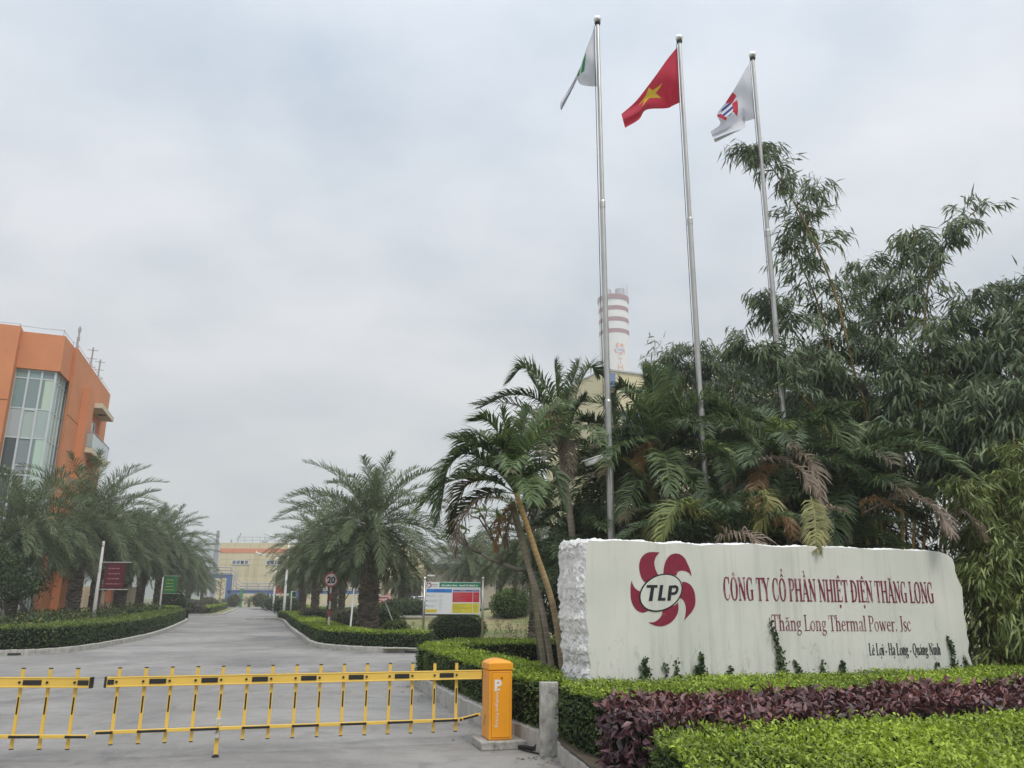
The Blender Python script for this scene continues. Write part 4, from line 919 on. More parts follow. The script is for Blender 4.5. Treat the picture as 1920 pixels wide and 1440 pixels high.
croton([(-30, 25.3), (-17, 25.6), (-15.9, 26.2), (-15.9, 29.5), (-17.6, 36.5), (-20.5, 45.5), (-24, 45.5), (-24, 33), (-30, 31)], .13, .92, 9000, 'low mixed shrubs with yellow flecked leaves behind the long left hedge', 3)
croton([(-21.5, 46), (-20.9, 48), (-23.6, 56), (-26, 56), (-25, 48)], .13, 1.1, 1500, 'loose dark shrubs at the far end of the left bed', 5, .02)
DK = ((.02, .04, .012), (.075, .115, .03))
def at_px(px, py, Y): p = D(px, py, Y); return p
def bush_px(px, py_mid, Y, r, leaf, n, cols, label, z=None, flat=.3, group=None, name='bush'):
    p = D(px, py_mid, Y); z = (mound_z(p.x, Y) if z is None else z); return ball(name, (p.x, Y, z), r, leaf, n, cols, label, flat=flat, group=group)
bush_px(858, 1170, 31.5, (1.10, 1.0, .62), .07, 5200, DK, 'dark dome shaped bush under the information board', z=.1)
bush_px(958, 1115, 40, (1.02, 1.0, .78), .09, 4200, ((.03, .06, .015), (.13, .20, .04)), 'rounded green bush on top of the grassy mound')
bush_px(742, 1165, 31, (.58, .6, .42), .08, 1600, ((.04, .07, .02), (.15, .2, .05)), 'small loose bush right of the big date palm trunk', z=.13)
bush_px(716, 1152, 36, (1.0, .9, .65), .09, 2200, ((.03, .06, .02), (.11, .16, .04)), 'mid green bush behind the date palm trunk', z=.15)
bush_px(762, 1130, 60, (2.2, 1.2, .6), .16, 1800, DK, 'dark low shrub row in front of the parked motorbikes', z=.5)
bush_px(438, 1130, 118, (.98, .98, .98), .14, 1500, ((.06, .08, .03), (.15, .17, .06)), 'smaller of the two ball shaped bushes before the far yellow building', z=.1, flat=.1)
bush_px(487, 1130, 118, (1.25, 1.25, 1.1), .14, 1700, ((.06, .08, .03), (.15, .17, .06)), 'larger ball shaped bush before the far yellow building', z=.1, flat=.1)
bush_px(390, 1134, 90, (1.2, 1.1, .8), .18, 1500, ((.05, .06, .035), (.14, .14, .07)), 'brownish bush at the far end of the left palm row', z=.1)
bush_px(360, 1136, 74, (1.1, 1.1, .7), .16, 1500, ((.05, .06, .04), (.15, .13, .09)), 'grey brown bush under the distant left palms', z=.1)
bush_px(322, 1118, 62, (1.3, 1.3, 1.3), .14, 1500, DK, 'dark upright bush below the green banner', z=.1)
bush_px(540, 1133, 78, (1.5, 1.3, .9), .16, 1200, DK, 'dark bush at the foot of the distant right lamp post', z=.1)
bush_px(520, 1135, 95, (1.8, 1.6, .95), .18, 1200, DK, 'dark bush behind the distant red banner', z=.1)
bush_px(660, 1150, 40, (1.0, .8, .6), .1, 1500, ((.04, .05, .03), (.12, .12, .06)), 'brown green undergrowth left of the big date palm trunk', z=.1)
bush_px(590, 1150, 47, (1.1, .9, .5), .11, 1200, ((.04, .045, .03), (.12, .11, .06)), 'brownish undergrowth behind the speed limit sign', z=.1)

# ================================================================== PALMS
GP = ((.06, .09, .042), (.17, .205, .085)); GPD = ((.045, .07, .034), (.12, .15, .062))
BRN = ((.14, .10, .06), (.27, .20, .12))
def date_palm(label, h_trunk, r_crown, seed, nf=58, tr=.30):
    global RNG; RNG = np.random.default_rng(seed); rnd = random.Random(seed)
    t = thing('date_palm', label, 'palm tree', (0, 0, 0)); mb = MB(); cols = ((.10, .078, .055), (.05, .04, .03))
    n = 18; k = 26; vs = []; mb.col = (.13, .11, .088)
    prof = lambda f: tr * (1.25 - .35 * min(f * 5, 1) + .30 * max(0, f - .75) * 3.2)
    mb.lathe((0, 0, 0), [(prof(i / k) * .93, h_trunk * i / k) for i in range(k + 1)], n)
    # old leaf bases in a spiral
    m = int(h_trunk * 46)
    for i in range(m):
        f = i / m; a = i * 2.39996; z = h_trunk * (f * .99 + .005); r = prof(f); w = .12 * tr / .3; hgt = .10 + .06 * rnd.random() + .12 * max(0, f - .8); out = .035 + .04 * rnd.random() + .22 * max(0, f - .82)
        c, s = math.cos(a), math.sin(a); kk_ = rnd.uniform(.55, 1.4); mb.col = (.18 * kk_, .15 * kk_, .12 * kk_)
        P = lambda u, rr, zz: (c * rr - s * u, s * rr + c * u, z + zz)
        mb.add([P(-w, r * .9, 0), P(w, r * .9, 0), P(w * .8, r + out, hgt * .8), P(-w * .8, r + out, hgt * .8), P(-w * .7, r * .85, hgt), P(w * .7, r * .85, hgt)], [(0, 1, 2, 3), (3, 2, 5, 4), (0, 3, 4), (1, 5, 2)])
    mb.col = None; mb.build('trunk', 'trunk', t)
    fr, dead = [], []
    nf = int(nf * 1.22)
    for i in range(nf):
        f = (i + .5) / nf; az = i * 2.39996 + rnd.uniform(-.2, .2)
        el = math.radians(86 - 134 * f ** .85 + rnd.uniform(-7, 7)); L = r_crown * (.82 + .35 * math.sin(PI * min(f + .15, 1))) * rnd.uniform(.9, 1.08)
        bend = math.radians(48 + 34 * (1 - abs(2 * f - .9)) + rnd.uniform(-10, 14)) * (1.0 if el > 0 else .55)
        b = (math.sin(az) * .16, math.cos(az) * .16, h_trunk + .05 + .25 * (1 - f))
        q = frond(arc(b, az, el, L, bend), 62, .50 * r_crown / 2.9, .034, GP if f < .7 else GPD, a0=58, a1=26, lift=.45 if f < .5 else .2, droop=.5, start=.14, jit=.28, rr=.03)
        fr.append(q)
    build_fronds('crown', fr, 'leaf', t)
    for i in range(6):
        az = i * 1.1 + seed; el = math.radians(-38 - rnd.random() * 25); b = (math.sin(az) * .16, math.cos(az) * .16, h_trunk - .1)
        dead.append(frond(arc(b, az, el, r_crown * .75, .5), 30, .32, .03, BRN, a0=55, a1=30, lift=.05, droop=.9, start=.2, jit=.25, rr=.025, gap=.3))
    build_fronds('dead_fronds', dead, 'leaf', t)
    RNG = np.random.default_rng(seed + 99); return t
LG, RG = 'date palms lining the left side of the drive', 'date palms lining the right side of the drive'
pA = date_palm('tall date palm nearest the camera left of the drive, its trunk against the orange wall', 5.0, 3.8, 3, tr=.34)
pB = date_palm('large full date palm nearest the camera on the right side of the drive', 4.3, 3.35, 5, nf=66, tr=.42)
pC = date_palm('date palm with its trunk just left of the maroon banner post', 4.8, 3.5, 9, tr=.30)
def put(o, px, py, Y, z=.1, s=1.0, rz=0):
    p = D(px, py, Y); o.location = (p.x, Y, z); o.scale = (s, s, s); o.rotation_euler = (0, 0, rz); return o
def puts(src, px, py, Y, label, group=None, z=.1, s=1.0, rz=0):
    p = D(px, py, Y); o = dup(src, (p.x, Y, z), rz, s, label, group); return o
put(pA, 138, 1120, 41, s=1.02); pA['group'] = LG
put(pB, 690, 1150, 32, z=.13, s=.97); pB['group'] = RG
put(pC, 178, 1120, 49, s=1.06); pC['group'] = LG
puts(pA, 22, 1120, 33, 'low spreading date palm at the left edge before the glazed bay', LG, s=.80, rz=1.2, z=.2)
puts(pB, 225, 1120, 57, 'date palm directly behind the maroon banner', LG, s=1.05, rz=2.2)
puts(pC, 262, 1120, 66, 'date palm standing midway between the maroon banner and the green banner', LG, s=1.1, rz=.9)
puts(pA, 296, 1120, 66, 'date palm whose crown rises above the green banner post', LG, s=1.04, rz=3.3)
puts(pC, 336, 1120, 92, 'date palm just right of the green banner', LG, s=1.08, rz=4.1)
puts(pB, 352, 1120, 98, 'second last date palm of the left row, before the far crossroads', LG, s=.88, rz=.4)
puts(pA, 378, 1120, 112, 'smallest, farthest date palm of the left row beside the blue pipe rack', LG, s=.66, rz=5.0)
puts(pC, 622, 1150, 44, 'date palm right behind the speed limit sign pole', RG, s=.93, rz=1.0)
puts(pA, 590, 1140, 56, 'date palm behind and left of the speed limit sign', RG, s=.84, rz=2.0)
puts(pB, 566, 1140, 70, 'date palm above the small green notice on the right of the drive', RG, s=.78, rz=2.9)
puts(pC, 549, 1140, 86, 'farthest date palm of the right row, in front of the yellow building', RG, s=.76, rz=3.9)
puts(pC, 640, 1140, 62, 'date palm standing back from the row, seen through the gap by the big trunk', RG, s=.85, rz=3.0)
puts(pB, 757, 1128, 62, 'pale young date palm in front of the parked motorbikes', 'date palms behind the information board', s=.62, z=.4, rz=1.3)
puts(pA, 878, 1120, 60, 'bushy date palm right behind the information board', 'date palms behind the information board', s=.72, z=.6, rz=.7)
puts(pC, 1003, 1120, 30, 'stout date palm trunk standing behind the slender stems left of the stone sign', 'date palms behind the information board', s=.72, z=.2, rz=2.7)
puts(pA, 935, 1115, 72, 'date palm rising behind the rounded bush on the mound', 'date palms behind the information board', s=.78, z=.6, rz=3.7)
# ---- feather palms behind the stone sign: ringed stems, arching fronds
FG = ((.055, .10, .04), (.18, .24, .08)); FD = ((.036, .068, .028), (.12, .165, .06)); FY = ((.16, .165, .05), (.29, .265, .09)); FB = ((.18, .13, .09), (.34, .27, .20)); FR = ((.22, .12, .05), (.32, .20, .08))
def ringed(mb, ctrl, r0, r1, c0, c1):
    p = resample(ctrl, 40); n = 40; L = 0
    for i in range(n - 1):
        f = i / n; r = r0 + (r1 - r0) * f; mb.col = tuple(c0[j] * (1 - f) + c1[j] * f for j in range(3)); a, b = p[i], p[i + 1]; m = a + (b - a) * .86
        mb.tube([a, m], [r * (1.0), r * .98], 9, cap=False); mb.col = tuple(x * 1.35 for x in mb.col); mb.tube([m, b], [r * 1.05, r * 1.03], 9, cap=False)
    mb.col = None
def feather_palm(label, stems, base, fr, nfill, L, seed, cols=FG, dead=(), elr=(80, -15), ll=.5, lw=.03, avoid=None):
    """stems: list of control point lists; fr: traced fronds [(px,py)x3, Y0, Y1, palette]; nfill: random ones"""
    global RNG; RNG = np.random.default_rng(seed); rnd = random.Random(seed)
    t = thing('feather_palm', label, 'palm tree', tuple(stems[0][0][0]), 'feather palms around the stone sign')
    for s_, r0, r1, c0, c1 in stems:
        mb = MB(); ringed(mb, s_, r0, r1, c0, c1); mb.build('trunk', 'trunk', t)
    fs = []
    for pts, Y0, Y1, c in fr:
        k = len(pts); ctrl = [D(x, y, Y0 + (Y1 - Y0) * i / (k - 1)) for i, (x, y) in enumerate(pts)]
        Lf = sum((ctrl[i + 1] - ctrl[i]).length for i in range(k - 1))
        fs.append(frond(ctrl, int(26 + Lf * 32), ll * min(1, Lf / 1.5), lw, c, a0=66, a1=26, lift=.3, droop=.55, start=.16, jit=.14, rr=.014))
    for i in range(nfill):
        f = (i + .5) / nfill; az = i * 2.39996 + rnd.uniform(-.3, .3); el = math.radians(elr[0] + (elr[1] - elr[0]) * f + rnd.uniform(-8, 8))
        ar_ = arc(base, az, el, L * rnd.uniform(.8, 1.1), math.radians(rnd.uniform(60, 105)) * (1 if el > 0.2 else .6))
        if avoid is not None and max(q_[0] for q_ in ar_) > avoid: continue
        fs.append(frond(ar_, 58, ll, lw, cols if rnd.random() < .8 else FD, a0=68, a1=28, lift=.3, droop=.6, start=.14, jit=.16, rr=.014, tip=(BRN[0], rnd.uniform(.7, 1.0)) if rnd.random() < .4 else None))
    build_fronds('crown', fs, 'leaf', t)
    for pts, Y0, Y1, c in dead:
        k = len(pts); ctrl = [D(x, y, Y0 + (Y1 - Y0) * i / (k - 1)) for i, (x, y) in enumerate(pts)]; Lf = sum((ctrl[i + 1] - ctrl[i]).length for i in range(k - 1))
        tag(build_fronds('dead_frond', [frond(ctrl, int(20 + Lf * 28), ll * .75 * min(1, Lf / 1.2), lw * .8, c, a0=60, a1=26, lift=.05, droop=.8, start=.1, jit=.25, rr=.012)], 'leaf', t), label='brown dried frond')
    return t
GRY, ORG, GRN = (.25, .21, .165), (.48, .31, .10), (.15, .19, .06)
def stem_px(pts, Y, r0, r1, c0, c1, z0=None): 
    c = [tuple(D(x, y, Y)) for x, y in pts]
    if z0 is not None: c[0] = (c[0][0], c[0][1], z0)
    return (c, r0, r1, c0, c1)
b1 = D(968, 925, 11.6)
feather_palm('slender three stemmed feather palm left of the stone sign, one stem yellow',
    [stem_px([(1062, 1262), (1040, 1150), (1003, 1030), (968, 925)], 11.6, .048, .036, GRY, ORG, .2), stem_px([(1045, 1262), (1018, 1150), (990, 1060), (958, 945)], 11.75, .044, .034, GRY, GRY, .2), stem_px([(1030, 1262), (1006, 1150), (990, 1050), (962, 940)], 11.95, .04, .032, GRY, GRN, .2)], tuple(b1),
    [([(968, 925), (945, 845), (905, 835), (845, 870), (828, 945)], 11.6, 11.2, FG), ([(968, 925), (930, 880), (870, 850), (830, 900), (822, 975)], 11.6, 10.9, FD), ([(968, 920), (950, 840), (915, 790), (885, 790)], 11.6, 11.3, FG), ([(968, 920), (955, 840), (940, 770)], 11.6, 11.5, FG), ([(970, 920), (975, 830), (990, 765)], 11.6, 11.7, FG), ([(968, 920), (985, 850), (1015, 790), (1030, 770)], 11.6, 12.0, FG), ([(968, 925), (920, 900), (870, 915), (850, 985)], 11.6, 11.9, ((.10, .10, .05), (.2, .17, .09))), ([(972, 925), (1010, 880), (1040, 890), (1055, 950)], 11.6, 11.2, FD), ([(968, 915), (930, 850), (895, 815), (855, 850)], 11.6, 12.4, FD)],
    12, 1.55, 21, avoid=1.0, dead=[([(964, 940), (940, 975), (930, 1030)], 11.6, 11.4, FR), ([(966, 935), (900, 935), (860, 985), (855, 1035)], 11.6, 11.2, FB), ([(970, 935), (952, 990), (948, 1020)], 11.6, 11.5, FB)], elr=(80, 12), ll=.42)
feather_palm('taller feather palm behind the three stemmed one, its crown highest left of the flagpoles',
    [stem_px([(1085, 1240), (1080, 1080), (1068, 960), (1052, 850)], 16.7, .09, .055, GRY, GRY, .2)], tuple(D(1052, 850, 16.7)),
    [([(1052, 850), (1020, 760), (960, 740), (900, 765)], 16.7, 16.3, FD), ([(1052, 840), (1030, 740), (985, 690), (955, 715)], 16.7, 16.4, FG), ([(1052, 840), (1045, 750), (1040, 680)], 16.7, 16.7, FG), ([(1055, 840), (1065, 750), (1085, 680)], 16.7, 16.9, FG), ([(1055, 845), (1078, 775), (1098, 745)], 16.7, 16.6, FD), ([(1055, 845), (1080, 740), (1105, 690), (1120, 700)], 16.7, 17.1, FG), ([(1052, 845), (1015, 745), (990, 700)], 16.7, 17.0, FG), ([(1052, 855), (1000, 820), (960, 850)], 16.7, 16.1, FD)],
    16, 2.2, 22, avoid=2.0, cols=FG, dead=[([(1048, 850), (1035, 780), (1040, 830)], 16.7, 16.3, FB), ([(1050, 855), (1058, 825), (1066, 850), (1068, 900)], 16.7, 16.2, FB), ([(1050, 850), (1030, 800), (1015, 770), (1020, 800)], 16.7, 16.1, FR)], elr=(80, 8), ll=.5)
feather_palm('dense feather palm directly behind the stone sign between the first and second flagpoles',
    [stem_px([(1270, 1240), (1268, 1080), (1250, 950), (1240, 850)], 17.3, .09, .06, GRY, GRY, .2)], tuple(D(1240, 850, 17.3)),
    [([(1240, 850), (1215, 760), (1205, 690)], 17.3, 17.5, FG), ([(1240, 850), (1228, 760), (1222, 690)], 17.3, 17.1, FG), ([(1240, 850), (1250, 760), (1255, 695)], 17.3, 17.5, FG), ([(1240, 850), (1265, 780), (1285, 715)], 17.3, 17.1, FG), ([(1240, 850), (1200, 770), (1165, 730), (1150, 740)], 17.3, 17.0, FD), ([(1235, 860), (1180, 820), (1150, 850), (1135, 900)], 17.3, 16.7, FD), ([(1150, 850), (1180, 870), (1205, 900), (1215, 930)], 16.5, 16.2, FY), ([(1245, 855), (1300, 800), (1340, 820), (1360, 870)], 17.3, 16.7, FD)],
    24, 2.5, 23, cols=FG, dead=[([(1240, 870), (1215, 830), (1205, 850), (1195, 880)], 17, 16.4, FR), ([(1262, 980), (1290, 960), (1330, 970), (1362, 1012)], 13.4, 12.9, FY), ([(1260, 990), (1245, 960), (1230, 980), (1228, 1010)], 13.4, 12.9, FY)], elr=(80, -35), ll=.6, lw=.034)
feather_palm('dense feather palm with drooping dry fronds between the second and third flagpoles',
    [stem_px([(1400, 1240), (1398, 1080), (1395, 970), (1390, 880)], 17.9, .09, .06, GRY, GRY, .2)], tuple(D(1390, 880, 17.9)),
    [([(1390, 880), (1365, 800), (1380, 775), (1420, 830)], 17.9, 17.0, FG), ([(1390, 880), (1360, 790), (1330, 760)], 17.9, 17.6, FD), ([(1390, 880), (1410, 790), (1440, 790), (1455, 840)], 17.9, 17.0, FG), ([(1300, 860), (1330, 835), (1360, 850), (1370, 880)], 14, 13.6, FG)],
    24, 2.6, 24, cols=FD, dead=[([(1400, 1000), (1420, 930), (1440, 940), (1425, 990)], 13, 12.4, FY), ([(1340, 1018), (1370, 1000), (1410, 1006), (1436, 1042)], 12.4, 11.5, FB), ([(1450, 1000), (1465, 965), (1480, 975), (1485, 1000)], 13, 12.6, FR)], elr=(75, -40), ll=.6, lw=.034)
feather_palm('feather palm with grey withered fronds hanging beside the third flagpole',
    [stem_px([(1482, 1240), (1484, 1080), (1480, 980), (1472, 870)], 14.4, .08, .055, GRY, GRY, .2), stem_px([(1500, 1240), (1496, 1080), (1478, 900)], 14.9, .06, .05, GRY, GRY, .2)], tuple(D(1472, 870, 14.4)),
    [([(1472, 870), (1455, 810), (1465, 795), (1475, 800)], 14.4, 13.8, ((.08, .13, .03), (.2, .25, .05))), ([(1475, 870), (1520, 800), (1560, 800), (1590, 850)], 14.4, 13.4, FG), ([(1475, 870), (1540, 780), (1590, 800), (1600, 870)], 14.4, 13.6, FG), ([(1470, 870), (1420, 840), (1405, 870)], 14.4, 13.5, FD)],
    16, 2.0, 25, cols=FD, dead=[([(1400, 880), (1450, 858), (1500, 880), (1520, 915)], 13.6, 12.9, FB), ([(1470, 870), (1500, 850), (1530, 880), (1540, 950)], 14, 13, FB), ([(1520, 930), (1528, 970), (1530, 1030)], 12.9, 11.6, FY), ([(1540, 960), (1560, 950), (1590, 960)], 13, 12.6, FB), ([(1470, 870), (1430, 880), (1420, 930), (1440, 960)], 14, 13, FR)], elr=(70, -30), ll=.5, lw=.033)
feather_palm('feather palm with one long frond sweeping right toward the bamboo',
    [stem_px([(1600, 1240), (1595, 1080), (1588, 960), (1580, 910)], 14, .07, .05, GRY, GRY, .2)], tuple(D(1580, 905, 14)),
    [([(1590, 900), (1660, 860), (1740, 845), (1830, 900)], 14, 12.6, FG), ([(1590, 900), (1640, 830), (1700, 820), (1790, 860)], 14, 13.4, FD), ([(1590, 900), (1610, 840), (1640, 800)], 14, 14, FG)],
    14, 1.9, 26, cols=FD, dead=[([(1620, 960), (1690, 930), (1750, 950), (1785, 1000)], 13, 12.1, FB), ([(1780, 990), (1800, 960), (1830, 980), (1845, 1010)], 13.2, 12.8, FB), ([(1610, 950), (1640, 935), (1690, 960)], 13, 12.5, FR)], elr=(65, -30), ll=.5, lw=.033)
feather_palm('feather palm filling the gap between the tall left crown and the first flagpole',
    [stem_px([(1170, 1240), (1172, 1080), (1168, 960), (1160, 880)], 18, .08, .055, GRY, GRY, .2)], tuple(D(1160, 880, 18)),
    [([(1160, 880), (1120, 800), (1090, 790)], 18, 17.6, FD), ([(1160, 880), (1180, 790), (1200, 760)], 18, 18, FG), ([(1160, 880), (1150, 790), (1145, 750)], 18, 18, FD)],
    24, 2.2, 27, cols=FD, elr=(78, -45), ll=.55, lw=.034)
feather_palm('low feather palm right behind the left end of the stone sign',
    [stem_px([(1110, 1240), (1112, 1130), (1110, 1060)], 17.4, .07, .055, GRY, GRY, .2)], tuple(D(1108, 1040, 17.4)),
    [([(1108, 1040), (1060, 960), (1010, 980)], 17.4, 17, FD), ([(1108, 1040), (1130, 940), (1160, 930)], 17.4, 17.2, FD)], 22, 1.9, 28, cols=FD, elr=(80, -10), ll=.45)
feather_palm('low feather palm hidden behind the middle of the stone sign, tips showing over its top',
    [stem_px([(1330, 1240), (1330, 1130), (1330, 1060)], 13.4, .07, .055, GRY, GRY, .2)], tuple(D(1330, 1040, 13.4)),
    [([(1330, 1040), (1290, 950), (1260, 960), (1240, 1010)], 13.4, 12.6, ((.12, .16, .04), (.26, .28, .08)))], 20, 1.7, 29, cols=FD, elr=(80, -5), ll=.45)
feather_palm('low feather palm behind the right half of the stone sign, in deep shade',
    [stem_px([(1560, 1240), (1560, 1130), (1560, 1060)], 14.6, .07, .055, GRY, GRY, .2)], tuple(D(1560, 1040, 14.6)), [], 22, 2.0, 30, cols=FD, elr=(80, -5), ll=.5)

# ================================================================== BAMBOO
BG = ((.06, .10, .055), (.20, .25, .12)); BY = ((.12, .18, .05), (.34, .40, .14))
def bamboo(label, culms, n_sprays, seed, leafL=.28, cols=BG, top=1.0, low=.2, reach=1.0, yfrac=.08, extra=(), nleaf=9, green=False):
    """culms: list of (px path, Y) ; sprays of hanging lance leaves on thin branchlets off each culm"""
    global RNG; RNG = np.random.default_rng(seed); rnd = random.Random(seed)
    p0 = D(*culms[0][0][0], culms[0][1]); t = thing('bamboo_clump', label, 'bamboo', (p0.x, culms[0][1], .2), 'bamboo clumps behind the stone sign'); P_, D_, N_, L_, W_, C_ = [], [], [], [], [], []; tw = MB()
    for path, Y in culms:
        ctrl = [D(x, y, Y) for x, y in path]; ctrl[0] = Vector((ctrl[0].x, ctrl[0].y, .2)); c = resample(ctrl, 44); n = len(c)
        mb = MB(); r = [.032 * (1 - (i / n)) ** .6 + .004 for i in range(n)]
        for i in range(0, n - 1, 2): mb.tube([c[i], c[min(i + 1, n - 1)], c[min(i + 2, n - 1)] * .97 + c[i] * .03], [r[i], r[min(i + 1, n - 1)], r[min(i + 2, n - 1)]], 7, cap=False)
        mb.build('culm', 'culm', t, smooth=True)
        zt = c[-1][2]
        for k in range(n_sprays):
            f = low + (1 - low) * rnd.random() ** .85; i = min(int(f * (n - 1)), n - 2); b = c[i]; az = rnd.uniform(0, 2 * PI)
            Lb = reach * rnd.uniform(.35, 1.25) * (1.25 - .75 * f); el = rnd.uniform(.1, 1.0); q = arc(b, az, el, Lb, rnd.uniform(.6, 1.6), 5); q = resample(q, 9)
            tw.tube(list(q[::2]), [.007, .006, .005, .004, .003], 4, cap=False)
            for j in range(2, 9):
                m = rnd.choice((3, 4, 5, 6))
                for _ in range(m):
                    tdir = unit((q[j] - q[j - 1])[None])[0]; a = np.array([rnd.gauss(0, .42), rnd.gauss(0, .42), rnd.gauss(-.62, .32)]) + tdir * .6
                    P_.append(q[j] + np.array([rnd.gauss(0, .085), rnd.gauss(0, .085), rnd.gauss(0, .06)])); D_.append(a); N_.append([rnd.gauss(0, .5), rnd.gauss(0, .5), 1]); L_.append(leafL * rnd.uniform(.55, 1.25)); W_.append(leafL * .125 * rnd.uniform(.8, 1.3)); C_.append(rnd.random())
    P_, D_, N_ = map(np.array, (P_, D_, N_)); tc_ = np.array(C_) * .6 + .2 * lown(P_, 1.2, seed) + .2
    c = pal(len(P_), *cols, t=tc_); y = RNG.random(len(P_)) < yfrac * (1 + lown(P_, 1.5, seed + 4)); c[y] = pal(int(y.sum()), *BY)
    tw.build('branchlets', 'twig', t); build_leaves('foliage', [leaves(P_, D_, N_, np.array(L_), np.array(W_), c, fold=.12, belly=.35)], 'leaf', t)
    return t
bamboo('tallest bamboo clump arching left across the third flagpole', [([(1655, 1240), (1632, 830), (1600, 690), (1562, 540), (1500, 400), (1430, 290), (1402, 276)], 17.9), ([(1640, 1240), (1612, 850), (1570, 700), (1530, 560), (1490, 450), (1540, 330)], 18.3), ([(1640, 1240), (1560, 840), (1500, 740), (1440, 680), (1395, 640)], 17.25), ([(1660, 1240), (1590, 800), (1545, 700), (1470, 600), (1425, 560)], 18.1), ([(1660, 1240), (1600, 820), (1570, 700), (1590, 560), (1640, 480)], 18.6), ([(1670, 1240), (1640, 850), (1610, 760), (1540, 690)], 18.0), ([(1640, 1240), (1560, 900), (1480, 800), (1440, 760)], 18.3)], 50, 41, low=.40, reach=1.1, leafL=.34)
bamboo('second tall bamboo clump whose tip bends right over the others', [([(1700, 1240), (1722, 800), (1730, 640), (1755, 480), (1838, 385)], 17.5), ([(1690, 1240), (1690, 800), (1680, 650), (1690, 520), (1720, 430)], 18), ([(1700, 1240), (1760, 800), (1790, 650), (1830, 540)], 17.2), ([(1690, 1240), (1650, 800), (1640, 650), (1660, 540)], 18.3), ([(1700, 1240), (1720, 850), (1730, 720), (1770, 600)], 16.9), ([(1740, 1240), (1780, 850), (1800, 740), (1850, 640)], 17.8), ([(1700, 1240), (1690, 900), (1700, 780), (1680, 680)], 17)], 54, 42, low=.36, reach=1.15, leafL=.34)
bamboo('bamboo clump crowding the right edge of the picture', [([(1900, 1240), (1890, 850), (1905, 700), (1960, 560)], 16), ([(1930, 1240), (1930, 850), (1900, 650), (1880, 580)], 16.8), ([(1960, 1240), (1980, 850), (1960, 660), (1910, 530)], 17.5), ([(1880, 1240), (1850, 850), (1840, 720), (1820, 640)], 17), ([(1990, 1240), (2010, 850), (2000, 640), (1960, 500)], 17), ([(1900, 1240), (1890, 950), (1870, 850), (1830, 740)], 15.8), ([(1940, 1240), (1945, 950), (1930, 830), (1900, 720)], 15.4), ([(1860, 1240), (1840, 950), (1800, 850), (1770, 760)], 16.5)], 84, 43, low=.2, reach=1.2, leafL=.34)
bamboo('finer bamboo clump low behind the second flagpole', [([(1440, 1240), (1400, 830), (1350, 720), (1290, 650)], 22), ([(1450, 1240), (1420, 830), (1380, 720), (1350, 660)], 22.5), ([(1420, 1240), (1370, 830), (1300, 740), (1245, 660)], 22), ([(1470, 1240), (1470, 830), (1450, 740), (1430, 680)], 22.5), ([(1500, 1240), (1500, 830), (1510, 740), (1500, 660)], 22), ([(1440, 1240), (1410, 900), (1380, 820), (1340, 760)], 21.5)], 84, 44, low=.38, reach=1.3, leafL=.28)
bamboo('leafy young bamboo hanging low beside the right end of the stone sign', [([(1865, 1240), (1850, 1050), (1815, 900)], 13.3), ([(1885, 1240), (1880, 1050), (1870, 880)], 13.6), ([(1905, 1240), (1910, 1050), (1930, 880)], 13.2), ([(1850, 1240), (1835, 1100), (1800, 1000)], 13.8), ([(1895, 1240), (1900, 1120), (1880, 1020)], 12.9), ([(1945, 1240), (1950, 1050), (1960, 900)], 13.5), ([(1870, 1240), (1860, 1150), (1840, 1060)], 12.9), ([(1915, 1240), (1925, 1150), (1935, 1040)], 12.7), ([(1930, 1240), (1930, 1000), (1900, 820)], 14.2)], 56, 45, low=.08, reach=.65, leafL=.24, yfrac=.35, cols=((.07, .10, .02), (.21, .24, .055)))
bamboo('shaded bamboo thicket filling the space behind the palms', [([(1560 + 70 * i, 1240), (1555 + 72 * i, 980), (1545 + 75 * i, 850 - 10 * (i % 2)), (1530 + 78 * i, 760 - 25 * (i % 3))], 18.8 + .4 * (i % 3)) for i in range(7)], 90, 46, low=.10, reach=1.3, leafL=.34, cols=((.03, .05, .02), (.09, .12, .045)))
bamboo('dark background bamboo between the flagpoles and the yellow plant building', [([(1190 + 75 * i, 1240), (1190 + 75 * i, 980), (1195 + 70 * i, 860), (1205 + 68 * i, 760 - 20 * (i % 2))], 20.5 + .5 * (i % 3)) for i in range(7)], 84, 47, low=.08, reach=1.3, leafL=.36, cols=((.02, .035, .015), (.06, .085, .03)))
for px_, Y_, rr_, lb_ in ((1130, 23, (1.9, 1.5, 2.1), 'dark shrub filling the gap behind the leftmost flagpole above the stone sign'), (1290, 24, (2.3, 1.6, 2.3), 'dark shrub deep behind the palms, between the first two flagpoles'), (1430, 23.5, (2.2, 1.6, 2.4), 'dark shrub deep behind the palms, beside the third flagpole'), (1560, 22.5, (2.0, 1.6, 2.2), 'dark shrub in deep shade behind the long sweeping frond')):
    bush_px(px_, 1120, Y_, rr_, .2, 5200, ((.018, .032, .014), (.06, .085, .03)), lb_, z=.2, flat=.1, name='shrub')
